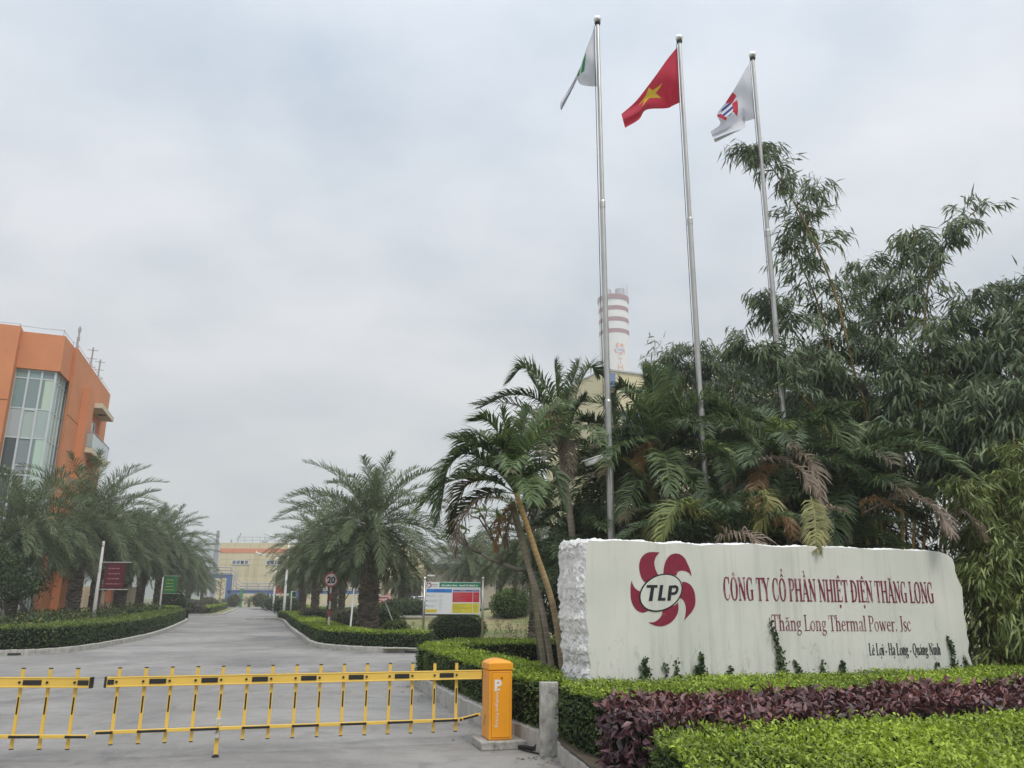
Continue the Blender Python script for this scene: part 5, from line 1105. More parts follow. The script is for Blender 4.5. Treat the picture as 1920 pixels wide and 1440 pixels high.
def sprouts():
    global RNG; RNG = np.random.default_rng(31); P, Dd = [], []; rnd = random.Random(31)
    for k in range(60):
        px = rnd.choice((rnd.uniform(950, 998), rnd.uniform(925, 1000), rnd.uniform(740, 795))); Y = rnd.uniform(29.5, 38); p = D(px, 1150, Y); z = mound_z(p.x, Y)
        for i in range(14): P.append((p.x + rnd.gauss(0, .04), Y + rnd.gauss(0, .04), z + rnd.random() * .32)); Dd.append((rnd.gauss(0, .6), rnd.gauss(0, .6), .7))
    P, Dd = np.array(P), np.array(Dd); n = len(P)
    o = build_leaves('weeds', [leaves(P, Dd, RNG.normal(0, .5, (n, 3)) + [0, 0, 1], RNG.uniform(.06, .14, n), RNG.uniform(.02, .04, n), pal(n, (.10, .09, .04), (.22, .18, .08)))], 'leaf', None); tag(o, kind='stuff')
    P = []
    for path, lo in ((RKs, 8), (IKs, 14), (LK, 4), (IK2s, 0)):
        for _ in range(160): i = rnd.randrange(lo, len(path) - 2); f = rnd.random(); a, b = path[i], path[i + 1]; q = Vector((a[0] + (b[0] - a[0]) * f, a[1] + (b[1] - a[1]) * f)); t = Vector((b[0] - a[0], b[1] - a[1])).normalized(); q = q - Vector((-t.y, t.x)) * abs(rnd.gauss(.05, .28)); P.append((q.x, q.y, .006 + rnd.random() * .01))
    P = np.array(P); n = len(P); d = RNG.normal(0, 1, (n, 3)); d[:, 2] *= .12
    o = build_leaves('fallen_leaves', [leaves(P, d, RNG.normal(0, .15, (n, 3)) + [0, 0, 1], RNG.uniform(.03, .07, n), RNG.uniform(.015, .035, n), pal(n, (.10, .07, .035), (.30, .22, .10)), fold=.05)], 'leaf', None); tag(o, kind='stuff')
sprouts()
# frangipani with bare forked limbs
def frangipani():
    rnd = random.Random(8); global RNG; RNG = np.random.default_rng(8); Y = 17.5; b = D(1010, 1180, Y); t = thing('frangipani_tree', 'nearly leafless tree with crooked grey forking branches left of the stone sign', 'tree', (b.x, Y, .2)); mb = MB(); P, Dd = [], []
    def grow(p, d, L, r, k):
        q = p + d * L * .5 + Vector((rnd.gauss(0, .04), rnd.gauss(0, .04), 0)); e_ = q + (d + Vector((0, 0, .25))).normalized() * L * .5
        mb.tube([p, q, e_], [r, r * .9, r * .78], 7)
        if k == 0:
            for _ in range(rnd.choice((0, 2, 5))): P.append(tuple(e_)); Dd.append((rnd.gauss(0, 1), rnd.gauss(0, 1), rnd.uniform(-.2, .8)))
            return
        for s in ((-1, 1) if k != 3 else (-1, 0, 1)):
            dd = (d + Vector((rnd.gauss(.45 * s, .25), rnd.gauss(0, .45), rnd.uniform(-.05, .45)))).normalized(); grow(e_, dd, L * rnd.uniform(.62, .85), r * .74, k - 1)
    mb.tube([(b.x + .1, Y, .2), (b.x, Y, 1.3), (b.x - .12, Y, 2.25)], [.11, .085, .07], 8); grow(Vector((b.x - .12, Y, 2.2)), Vector((-.25, 0, 1)).normalized(), .55, .055, 4)
    grow(Vector((b.x - .12, Y, 2.25)), Vector((-1, -.1, .12)).normalized(), .62, .05, 4)
    mb.build('trunk', 'bark', t, smooth=True); P, Dd = np.array(P), np.array(Dd); n = len(P)
    build_leaves('foliage', [leaves(P, Dd, RNG.normal(0, .4, (n, 3)) + [0, 0, 1], RNG.uniform(.16, .3, n), RNG.uniform(.05, .08, n), pal(n, (.08, .13, .03), (.18, .25, .07)))], 'leaf', t)
frangipani()
def small_tree(px, Y, h, label, seed, rcrown=1.0, nleaf=900, leafL=.16, cols=DK, conif=False, z=.1, name='young_tree'):
    rnd = random.Random(seed); global RNG; RNG = np.random.default_rng(seed); b = D(px, 1130, Y); t = thing(name, label, 'tree', (b.x, Y, z)); mb = MB(); P = []
    if conif:
        mb.tube([(b.x, Y, z), (b.x, Y, z + h)], [.09, .02], 6)
        for k in range(26):
            f = .3 + .68 * k / 26; az = k * 2.4; L = rcrown * (1.1 - f); e_ = Vector((b.x + math.sin(az) * L, Y + math.cos(az) * L, z + h * f + L * .35)); mb.tube([(b.x, Y, z + h * f), e_], [.03, .01], 4)
            for _ in range(nleaf // 26): u = rnd.random(); P.append((b.x + (e_.x - b.x) * u + rnd.gauss(0, .06), Y + (e_.y - Y) * u, z + h * f + (e_.z - z - h * f) * u + rnd.gauss(0, .06)))
    else:
        def grow(p, d, L, r, k):
            e_ = p + d * L; mb.tube([p, p + d * L * .5 + Vector((rnd.gauss(0, .05) * L, rnd.gauss(0, .05) * L, 0)), e_], [r, r * .85, r * .7], 6)
            if k == 0:
                for _ in range(nleaf // 60): P.append((e_.x + rnd.gauss(0, .28 * rcrown), e_.y + rnd.gauss(0, .28 * rcrown), e_.z + rnd.gauss(0, .22 * rcrown)))
                return
            for s in range(3): grow(e_, (d + Vector((rnd.gauss(0, .6), rnd.gauss(0, .6), rnd.uniform(-.1, .4)))).normalized(), L * .72, r * .6, k - 1)
        grow(Vector((b.x, Y, z)), Vector((rnd.gauss(0, .1), 0, 1)).normalized(), h * .38, .07, 4)
    mb.build('trunk', 'bark', t); P = np.array(P); n = len(P)
    build_leaves('foliage', [leaves(P, RNG.normal(0, 1, (n, 3)), RNG.normal(0, .7, (n, 3)) + [0, 0, 1], leafL * RNG.uniform(.6, 1.3, n), leafL * .45 * RNG.uniform(.7, 1.2, n), pal(n, *cols))], 'leaf', t)
small_tree(14, 30, 2.9, 'small crooked shrub tree at the left edge before the glass wall', 61, nleaf=2600)
small_tree(52, 33, 2.4, 'small dark shrub tree between the glass wall and the orange wall', 62, nleaf=1800)
small_tree(411, 118, 5.0, 'thin bare young tree left of the blue pipe rack leg', 63, 1.6, 500, .12, ((.14, .10, .05), (.2, .15, .07)), True)
small_tree(905, 90, 6.5, 'hazy leafy tree far behind the information board', 64, 1.6, 3800, .3, ((.05, .08, .03), (.12, .17, .06)), z=.2)
small_tree(960, 84, 5.5, 'hazy leafy tree behind the bush on the mound', 65, 1.6, 3800, .3, ((.05, .08, .03), (.12, .17, .06)), z=.2)
def cycad(px, Y, r, label, seed, group='cycads before the far yellow building', z=.1):
    global RNG; RNG = np.random.default_rng(seed); b = D(px, 1130, Y); t = thing('cycad', label, 'plant', (b.x, Y, z), group); mb = MB(); mb.lathe((b.x, Y, z), [(.2, 0), (.2, .6 * r), (.1, .7 * r)], 8); mb.build('trunk', 'bark', t)
    build_fronds('fronds', [frond(arc((b.x, Y, z + .65 * r), i * 2.4, math.radians(70 - 60 * i / 20), r * 1.2, 1.3), 14, .3 * r, .05 * r, GPD, a0=70, a1=40, lift=.3, droop=.3) for i in range(20)], 'leaf', t)
cycad(467, 119, 1.2, 'cycad between the two ball shaped bushes', 71); cycad(419, 119, 1.0, 'cycad left of the blue pipe rack leg', 72)
cycad(725, 1 * 66, .9, 'cycad like plant in front of the pink car', 73, 'plants by the car park', .3)
# ivy on the stone face
def ivy(px, py, h, w, n, label, seed, lean=0):
    rnd = random.Random(seed); global RNG; RNG = np.random.default_rng(seed); b = SP(px, py, .01); t = thing('ivy', label, 'ivy', tuple(b), 'ivy climbing the stone sign'); P = []; mb = MB(); sc_ = 10.8 / FP
    pts = [b + su * (lean * f * h * sc_ + .012 * math.sin(f * 9 + seed)) + Vector((0, 0, f * h * sc_)) for f in [i / 10 for i in range(11)]]
    mb.tube(pts, .004, 5)
    n = int(n * .8)
    for _ in range(n):
        f = rnd.random() ** 1.3; k = pts[min(int(f * 10), 10)]; ww = w * sc_ * (1 - f) ** 1.3 + .012; P.append(tuple(k + su * rnd.gauss(0, .45) * ww + Vector((0, 0, rnd.gauss(0, .02))) + sn * rnd.uniform(.005, .035)))
    mb.build('stem', 'twig', t); P = np.array(P); d = RNG.normal(0, 1, (n, 3)) ; nn = np.array([tuple(sn)]) + RNG.normal(0, .4, (n, 3))
    build_leaves('foliage', [leaves(P, d, nn, RNG.uniform(.03, .055, n), RNG.uniform(.028, .05, n), pal(n, (.02, .05, .015), (.08, .13, .03)), fold=.1, belly=.5)], 'leaf', t)
for i, (x, y, h, w, n, lb, le) in enumerate([(1208, 1268, 30, 14, 130, 'ivy tuft below the left side of the red emblem', 0), (1248, 1268, 22, 6, 26, 'thin short ivy sprig below the right side of the red emblem', 0), (1268, 1268, 28, 5, 34, 'thin pale ivy sprig midway below the emblem and the lettering', 0), (1312, 1268, 38, 17, 170, 'thick ivy tuft between the emblem and the lettering', .1), (1368, 1268, 18, 9, 45, 'low ivy tuft left of the tallest climbing ivy', 0), (1470, 1268, 105, 17, 300, 'tallest ivy strand reaching the first letter of the English line', -.22), (1500, 1268, 30, 9, 60, 'dark leaning ivy sprig right of the tallest strand', -.4), (1540, 1268, 30, 8, 55, 'ivy sprig below the middle of the English line', .1), (1578, 1268, 26, 18, 120, 'spreading ivy tuft below the word Power', .1), (1756, 1266, 24, 8, 60, 'small ivy tuft below the last word of the address', 0), (1792, 1266, 78, 16, 230, 'tall ivy strand beyond the address near the right end of the stone', -.14), (1814, 1266, 36, 10, 90, 'ivy on the right end of the stone', -.1)]): ivy(x, y, h, w, n, lb, 80 + i, le)

# ================================================================== BUILDINGS
def v2(p): return Vector((p[0], p[1]))
def orange_building():
    global RNG; RNG = np.random.default_rng(5); H = 16.0
    R0, R1, R2, R3, R4, R5, R6 = [v2(G(*q, H)) for q in [(0, 613), (40, 618), (41.5, 621), (123, 630), (140, 652), (146, 652), (207, 740)]]
    uA = (R3 - R2).normalized(); uB = (R6 - R5).normalized(); nA = Vector((uA.y, -uA.x)); nB = Vector((uB.y, -uB.x)); nA = nA if nA.y < 0 else -nA; nB = nB if nB.x > 0 else -nB
    t = thing('office_building', 'orange rendered office block with tall glazed corner bay and small balconies', 'building', (R3.x, R3.y, 0))
    L0 = R1 - uA * 16; back = -nA * 24
    zg = V(118, 697, R2, R3).z; zs = V(0, 1060, R2, R3).z
    gl = v2(V(29, 690, R2, R3)); gr = v2(V(134.5, 714, R3, R4)); ins = .22
    body = [L0, R1 + nA * .0, R2, R3, R4, R5, R6, R6 - nB * 16 - uA * 0, L0 + back]
    MBu = MB(); MBu.prism(body, zg, H); MBu.prism([L0, R2, gl, gl - nA * ins, R3 - nA * ins - nB * ins, gr - nB * ins, gr, R4, R5, R6, R6 - nB * 16, L0 + back], 0, zg)
    w = MBu.build('wall', 'orangewall', t)
    # slightly proud left section with its own parapet
    MB().prism([R1 - uA * 9 + nA * .28, R1 + nA * .28, R1 - nA * .5, R1 - uA * 9 - nA * .5], 0, H + .12).build('wall_section', 'orangewall', t)
    j = MB()
    for z in (3.9, 7.9, 11.9):
        a, b = R1 - uA * 9 + nA * .282, R1 + nA * .282; j.beam((*a, z), (*b, z), .012, .05)
        a, b = gr + uB * .0 + nB * .004, R6 + nB * .004; a = R5 + nB * .004; j.beam((*a, z), (*b, z), .012, .05)
    j.build('joints', 'joint', w)
    # glazing: three bays on the front, three narrow ones round the corner
    fr = MB(); c0, c1, c2 = gl - nA * ins, R3 - nA * ins - nB * ins, gr - nB * ins; c0 = c0 + nA * .02; c2 = c2 + nB * .02; c1 = c1 + nA * .02 + nB * .02
    def along(a, b, n): return [a + (b - a) * i / n for i in range(n + 1)]
    va, vb = along(c0, c1, 3), along(c1, c2, 4)
    zr = [0, 1.2, zs - .35, zs + .1, 7.0, 7.4] ; zr = [0.05, 1.2, 3.35, 3.8, V(100, 893, c0, c1).z, V(105, 824, c0, c1).z, V(112, 770, c0, c1).z, V(117, 714, c0, c1).z, zg]
    fo = None; m = MB()
    for p in va + vb[1:]: m.box((p.x, p.y, (zr[0] + zg) / 2), (.10, .12, zg - .06), math.atan2(uA.y, uA.x))
    for z in zr[2:]:
        zz = z - .03
        m.beam((*c0, zz), (*c1, zz), .05, .07); m.beam((*c1, zz), (*c2, zz), .05, .07)
    win = m.build('window', 'frame', t)
    m = MB()
    for k in (1, 2, 1):
        pass
    rnd = random.Random(12)
    tint = {0: (.26, .34, .32), 1: (.36, .46, .42), 2: (.21, .28, .28), 3: (.05, .07, .07), 4: (.48, .56, .50)}
    for seq, cells, side in ((va, [[0, 2, 0], [2, 0, 0], [0, 3, 2], [3, 3, 4], [3, 2, 4], [1, 1, 1], [2, 2, 4], [2, 0, 2]], 0), (vb, [[2, 0, 2, 0], [0, 2, 0, 2], [1, 1, 1, 1], [4, 1, 2, 1], [4, 1, 2, 1], [1, 0, 1, 0], [1, 2, 0, 2], [0, 2, 0, 2]], 1)):
        for i in range(len(seq) - 1):
            for k in range(len(zr) - 1):
                p = MB(); p.col = tuple(c * rnd.uniform(.92, 1.08) for c in tint[cells[k][i]]); a, b = seq[i], seq[i + 1]; p.face([(*a, zr[k]), (*b, zr[k]), (*b, zr[k + 1]), (*a, zr[k + 1])])
                if cells[k][i] in (4,) and k > 0:
                    p.col = tuple(c * .55 for c in tint[1]); off = (nB if side else nA) * .004; q = a + (b - a) * .3; p.face([(*(a + off), zr[k]), (*(q + off), zr[k]), (*(q + off), zr[k + 1]), (*(a + off), zr[k + 1])])
                p.build('pane', 'glass', win)
    # opening lights
    for (i, z0, z1) in ((1, zr[6] - .1, zr[6] - 1.7), (1, zr[4] - .9, zr[4] + .5)):
        a = va[i] + (va[i + 1] - va[i]) * .1 + nA * .03; b = va[i] + (va[i + 1] - va[i]) * .92 + nA * .03; s = MB(); lo, hi = min(z0, z1), max(z0, z1)
        for q in (((*a, lo), (*b, lo)), ((*a, hi), (*b, hi)), ((*a, lo), (*a, hi)), ((*b, lo), (*b, hi))): s.beam(*q, .05, .06)
        s.build('sash', 'frame', win)
    # fin, canopy, balcony on the flank
    def sb(px, py): return V(px, py, R5, R6)
    f0, f1 = v2(sb(155, 735)), v2(sb(167, 735)); z1 = sb(160, 731).z
    MB().prism([f0 - nB * .1, f0 + nB * .42, f1 + nB * .42, f1 - nB * .1], 0, z1).build('fin', 'orangewall', t)
    r0, r1 = v2(sb(170, 741)), v2(sb(201, 790)); rz_ = (zg - .4)
    rec = MB(); q0, q1 = r0 + nB * .02, r0 + (r1 - r0) * .62 + nB * .02; rec.face([(*q0, 0.2), (*q1, 0.2), (*q1, 13.6), (*q0, 13.6)]); rec.build('recess_shade', 'orangeshade', t)  # flat face in place of the recess, its shade put into the colour
    for zz, nm in ((13.55, 'canopy'), (10.35, 'balcony')):
        a = r0 - (r1 - r0) * (.22 if nm == 'balcony' else 0) + nB * .0; b = r0 + (r1 - r0) * .66; s = MB(); s.prism([a, a + nB * .8, b + nB * .8, b], zz, zz + .32); so = s.build(nm, 'cream', t)
        MB().lathe((*((a + b) / 2 + nB * .4), zz - .03), [(.26, 0), (.26, .03)], 16).build('soffit_light', 'dark', so)
        if nm == 'balcony':
            s = MB(); o1, o2 = a + nB * .75, b + nB * .75
            for h in (1.0,): s.beam((*(a + nB * .1), zz + .32 + h), (*o1, zz + .32 + h), .05, .05); s.beam((*o1, zz + .32 + h), (*o2, zz + .32 + h), .05, .05); s.beam((*o2, zz + .32 + h), (*(b + nB * .1), zz + .32 + h), .05, .05)
            for f in (0, .25, .5, .75, 1): p = o1 + (o2 - o1) * f; s.beam((*p, zz + .32), (*p, zz + 1.3), .04, .04)
            s.build('railing', 'greypipe', so)
            g = MB(); g.col = (.34, .40, .40); g.face([(*(o1 + nB * .02), zz + .36), (*(o2 + nB * .02), zz + .36), (*(o2 + nB * .02), zz + 1.22), (*(o1 + nB * .02), zz + 1.22)]); g.face([(*(a - uB * .02), zz + .36), (*(o1 - uB * .02), zz + .36), (*(o1 - uB * .02), zz + 1.22), (*(a - uB * .02), zz + 1.22)]); g.build('balustrade_glass', 'glass', so)
            d = MB(); d.col = (.08, .09, .09); a2, b2 = r0 + (r1 - r0) * .12 + nB * .04, r0 + (r1 - r0) * .34 + nB * .04; d.face([(*a2, zz + .32), (*b2, zz + .32), (*b2, zz + 2.5), (*a2, zz + 2.5)]); do = d.build('door', 'glass', t)
            e_ = MB(); e_.beam((*(b2 + nB * .02), zz + .32), (*(b2 + nB * .02), zz + 2.55), .06, .06); e_.beam((*(a2 + nB * .02), zz + .32), (*(a2 + nB * .02), zz + 2.55), .06, .06); e_.beam((*a2, zz + 2.55), (*b2, zz + 2.55), .06, .06); e_.build('frame', 'frame', do)
    # roof wire and air terminals
    m = MB(); pts = [L0 + uA * 8, R1, R2, R3, R4, R5, R5 + (R6 - R5) * .35, R5 + (R6 - R5) * .7, R6]
    for i in range(len(pts) - 1):
        a, b = pts[i], pts[i + 1]; n = max(1, int((b - a).length / 2.2))
        for k in range(n): p = a + (b - a) * k / n - nA * .12 - nB * .12; q = a + (b - a) * (k + 1) / n - nA * .12 - nB * .12; m.tube([(*p, H), (*p, H + .38)], .018, 4); m.tube([(*p, H + .36), (*((p + q) / 2), H + .33), (*q, H + .36)], .014, 4)
    m.build('roof_wire', 'greypipe', t)
    for px, pt, pb, sq in ((157, 626, 666, 0), (181, 664, 698, 1), (196, 689, 719, 1)):
        f = (px - 146) / (207 - 146); b = R5 + (R6 - R5) * f * .96 - nB * .5; zt = V(px + 2, pt, b, b + uB).z; m = MB(); m.tube([(*b, H - .05), (*b, zt)], .05, 6)
        for k in range(3):
            z = H + (zt - H) * (.3 + .3 * k)
            if sq:
                for an in range(4): m.beam((*b, z), (b.x + .32 * math.cos(an * PI / 2 + .4), b.y + .32 * math.sin(an * PI / 2 + .4), z), .04, .04)
            else: m.tube([(*b, z - .15), (*b, z + .1)], .09, 6)
        m.build('antenna', 'greypipe', t)
    # low annex with pale cladding beyond
    return t
orange_building()
def far_building():
    Y = 135; t = thing('process_building', 'weathered pale yellow building with orange band closing the end of the drive', 'building', (D(410, 1140, Y).x, Y, 0)); X = lambda px: D(px, 1100, Y).x; Z = lambda py, px=470: D(px, py, Y).z
    x0, x1 = X(406), X(755); zt = Z(1018); MB().prism([(x0, Y), (x1, Y), (x1, Y + 30), (x0, Y + 30)], -.1, zt).build('wall', 'creamwall', t)
    m = MB(); m.box(((x0 + x1) / 2, Y - .02, (Z(1028.5) + Z(1036.5)) / 2), (x1 - x0 + .04, .08, Z(1028.5) - Z(1036.5))); m.build('band', 'band', t)
    j = MB()
    for px in (420, 433, 463, 480, 497, 515, 540, 570, 600, 640, 680, 720): j.box((X(px), Y - .003, zt / 2), (.05, .01, zt - .1))
    for py in (1049.5, 1059.5, 1080): j.box(((x0 + x1) / 2, Y - .004, Z(py)), (x1 - x0, .012, .05))
    j.build('joints', 'beige', t)
    def window(px0, px1, py0, py1, n, darks=()):
        a, b, z0, z1 = X(px0), X(px1), Z(py1), Z(py0); m = MB(); m.col = (.13, .17, .20); m.box(((a + b) / 2, Y - .02, (z0 + z1) / 2), (b - a, .06, z1 - z0)); w = m.build('window', 'glass', t); f = MB()
        for i in range(n + 1): f.box((a + (b - a) * i / n, Y - .08, (z0 + z1) / 2), (.12, .06, z1 - z0 + .1))
        for z in (z0, z1): f.box(((a + b) / 2, Y - .08, z), (b - a + .1, .06, .12))
        f.build('frame', 'whitepaint', w)
        for i in darks: d = MB(); d.col = (.02, .02, .03); d.box((a + (b - a) * (i + .5) / n, Y - .06, (z0 + z1) / 2), ((b - a) / n * .8, .04, (z1 - z0) * .86)); d.build('pane', 'glass', w)
    window(431, 462, 1050.5, 1058.5, 4, (2,)); window(495.5, 526, 1050.5, 1058.5, 4, (1, 3)); window(560, 590, 1050.5, 1058.5, 4)
    window(432, 456, 1111, 1124, 3, (1,)); window(489, 520, 1112, 1125, 5, (0, 2)); window(690, 712, 1108, 1120, 3); window(387, 406, 1104, 1120, 2) if False else None
    r = MB()
    for i in range(24): x = x0 + 2.5 + i * 1.3; r.tube([(x, Y + .5, zt), (x, Y + .5, zt + 1.0)], .035, 4)
    for h in (.5, 1.0): r.tube([(x0 + 2.5, Y + .5, zt + h), (x0 + 33, Y + .5, zt + h)], .035, 4)
    r.build('roof_railing', 'greypipe', t)
    for px, a, b in ((418, 1010, 1018), (524, 1007, 1018)): m = MB(); m.lathe((X(px), Y + 2, zt), [(.12, 0), (.12, Z(a) - zt)], 8); m.build('vent_pipe', 'greypipe', t)
    for px, l in ((435, 1), (503, 1)): m = MB(); z = zt; m.tube([(X(px), Y + 1, z), (X(px), Y + 1, z + .9)], .04, 5); m.beam((X(px), Y + 1, z + .7), (X(px) + .35, Y + 1, z + 1.7), .12, .12); m.build('flood_light', 'greypipe', t)
    m = MB(); m.sphere((X(475), Y + 4, zt + .4), (.5, .5, .5), 10).tube([(X(475), Y + 4, zt + .5), (X(475) + .1, Y + 4, zt + 1.3)], .1, 6); m.build('roof_vent', 'greypipe', t)
    m = MB(); m.tube([(X(475), Y - .12, zt - 1.1), (X(475), Y - .12, .2)], .06, 6); m.build('downpipe', 'creamwall', t)
far_building()
def pipe_rack():
    Y = 126; X = lambda px, py=1110: D(px, py, Y).x; Z = lambda py: D(470, py, Y).z; t = thing('pipe_rack', 'blue steel pipe bridge with grey pipes in front of the far yellow building', 'pipe rack', (X(428), Y, 0)); bs = MB()
    def col(px, z): m = MB(); m.box((X(px), Y, z / 2), (.75, .5, z)); m.build('column', 'blue', t)
    zu, zl = Z(1081), Z(1110); xl, xc, xr = X(398), X(428), X(720)
    m = MB(); m.box(((xl + xc) / 2, Y, zu), (xc - xl + .7, .5, .5)); m.box(((xl + xc) / 2, Y, zu + .27), (xc - xl + .9, .7, .08)); m.build('upper_beam', 'blue', t)
    m = MB(); m.box(((xc + xr) / 2, Y, zl), (xr - xc, .5, .45)); m.box(((xc + xr) / 2, Y, zl + .25), (xr - xc, .7, .08)); m.build('lower_beam', 'blue', t)
    col(428, zu - .2); col(365, zu - .2) if False else None; col(560, zl - .2); col(640, zl - .2)
    m = MB(); m.box((X(455.5), Y - .6, (zl + .4) / 2), (.35, .35, zl + .4)); m.build('post', 'green', t)
    for i in range(3):
        o = i * .32; m = MB(); p = [(xl, Y - .1 + o * .2, zu + .5 + i * .42), (X(437 + i * 3), Y - .1, zu + .5 + i * .42), (X(437 + i * 3.5), Y - .1, zl + .55 + i * .42), (X(441 + i * 3), Y - .1, zl + .5 + i * .38), (xr, Y - .1, zl + .5 + i * .38)]
        q = [p[0], (p[1][0] - .5, p[1][1], p[1][2]), (p[1][0], p[1][1], p[1][2] - .5), (p[2][0], p[2][1], p[2][2] + .5), (p[3][0] + .5, p[3][1], p[3][2]), p[4]]
        m.tube(q, .10 - .015 * i, 8); m.build('pipe', 'greypipe', t, smooth=True)
    for px, z in ((406, zu), (430, zu), (443, zl), (463, zl), (484, zl), (505, zl), (530, zl)): m = MB(); m.box((X(px), Y - .15, z + .75), (.14, .14, 1.1)); m.build('bracket', 'greypipe', t)
pipe_rack()
def stack_pole():
    Y = 130; b = D(401, 1080, Y); tp = D(409.5, 995, Y); t = thing('vent_stack', 'thin grey vent stack rising left of the far yellow building', 'chimney', (b.x, Y, 0)); zt = tp.z; x = (b.x + tp.x) / 2
    MB().lathe((x, Y, 0), [(.36, 0), (.34, zt * .72), (.26, zt * .72 + .1), (.24, zt)], 12).build('shaft', 'greypipe', t); m = MB()
    for f in (.45, .72): m.lathe((x, Y, zt * f), [(.42, 0), (.42, .14)], 12)
    m.build('flange', 'greypipe', t)
stack_pole()
def chimney():
    Y = 400; c = D(1149, 600, Y); R = (D(1176, 560, Y).x - D(1121.5, 560, Y).x) / 2; x = D(1149.5, 560, Y).x; t = thing('power_station_chimney', 'giant white chimney with maroon bands and a small red emblem, topped by two flues', 'chimney', (x, Y, 0))
    Zf = lambda py: V(1160, py, (x - 50, Y - R), (x + 50, Y - R)).z
    zt = Zf(553); MB().lathe((x, Y, 0), [(R * 1.02, 0), (R, zt)], 64).build('shaft', 'chimwhite', t, smooth=False)
    for a, b, o in ((551, 559, .55), (572, 580, .12), (593, 601, .12), (615, 623, .12)): MB().lathe((x, Y, 0), [(R + o, Zf(b)), (R + o, Zf(a))], 64).build('band', 'maroonband', t)
    for dx, dy, r in ((-3.3, 0, 2.5), (3.6, -1.5, 2.6)): MB().lathe((x + dx, Y + dy, zt), [(r, 0), (r, 5.5), (r * .9, 5.6), (r * .9, 5.2)], 24).build('flue', 'greypipe', t)
    for a in (-2.6, -2.2, -1.0, -.5, -.3, .4): MB().tube([(x + R * math.cos(a), Y + R * math.sin(a), zt), (x + R * math.cos(a), Y + R * math.sin(a), zt + 8)], .09, 4).build('lightning_rod', 'greypipe', t)
    # painted marks follow the drum
    def S(u, z, o=0): a = -PI / 2 + u / R; return Vector((x + (R + o) * math.cos(a), Y + (R + o) * math.sin(a), z))
    u0 = D(1162, 654, Y - R).x - x; u0 = R * math.asin(min(.9, u0 / R)); zc = Zf(654.5); k = 2.75 / 250
    logo('emblem', t, lambda X_, Y_, o: S(u0 + (X_ - 880) * k, zc - (Y_ - 500) * k, .12 + o * 12), 'band', 'chimwhite', 'boardblue')
    def st_(pts, w=.22):
        m = MB()
        for a, b in pts:
            n = 6; P0, P1 = Vector(a), Vector(b); d = (P1 - P0).normalized(); nn = Vector((-d.y, d.x)) * w; L_ = [P0 + (P1 - P0) * i / n for i in range(n + 1)]
            m.add([S(q.x + nn.x, q.y + nn.y, .16) for q in L_] + [S(q.x - nn.x, q.y - nn.y, .16) for q in L_], [(i, i + 1, n + 2 + i, n + 1 + i) for i in range(n)])
        m.build('letters', 'band', t)
    for i, (ch, py) in enumerate((('T', 677), ('H', 688), ('A', 699), ('N', 710), ('G', 721))):
        z = Zf(py); a, h = 1.25, 1.6; u = u0 + .1
        seg = {'T': [((u - a, z + h), (u + a, z + h)), ((u, z - h), (u, z + h))], 'H': [((u - a, z - h), (u - a, z + h)), ((u + a, z - h), (u + a, z + h)), ((u - a, z), (u + a, z))], 'A': [((u - a, z - h), (u, z + h)), ((u + a, z - h), (u, z + h)), ((u - a * .6, z - .5), (u + a * .6, z - .5))],
               'N': [((u - a, z - h), (u - a, z + h)), ((u + a, z - h), (u + a, z + h)), ((u - a, z + h), (u + a, z - h))], 'G': [((u + a, z + h), (u - a, z + h)), ((u - a, z + h), (u - a, z - h)), ((u - a, z - h), (u + a, z - h)), ((u + a, z - h), (u + a, z))]}[ch]
        st_(seg)
chimney()
def plant_hall():
    A, B, C_ = v2(G(1131, 692, 51)), v2(G(1350, 719, 51)), v2(G(1112, 702, 51)); t = thing('boiler_house', 'tall pale yellow plant hall with blue window strip behind the palms', 'building', (A.x, A.y, 0)); u = (B - A).normalized(); w = (C_ - A).normalized()
    MB().prism([A, A + u * 70, A + u * 70 + w * 30, A + w * 30 if w.y > 0 else A + Vector((0, 30))], 0, 51).build('wall', 'plantwall', t)
    n = Vector((u.y, -u.x)); n = n if n.y < 0 else -n; z0, z1 = V(1150, 778, A, B).z, V(1150, 769, A, B).z; m = MB(); m.beam((*(A + u * .5 + n * .1), (z0 + z1) / 2), (*(A + u * 60 + n * .1), (z0 + z1) / 2), .3, z1 - z0); m.build('window_strip', 'blue', t)
    m = MB(); m.beam((*(A + n * .2), 50.9), (*(A + u * 70 + n * .2), 50.9), .5, .35); m.beam((*(A), 50.9), (*(A + w * 30), 50.9), .5, .35); m.build('eave', 'roofgrey', t)
    m = MB(); p = A + u * 1.5 + n * .3; m.box((p.x, p.y, 48.4), (2.6, .3, 3.4), math.atan2(u.y, u.x)); m.build('sign_panel', 'blue', t)
    m = MB()
    for i in range(3): m.tube([(*(A + u * (22 + 3 * i)), 51), (*(A + u * (22 + 3 * i)), 54)], .12, 4)
    m.build('roof_mast', 'greypipe', t)
plant_hall()
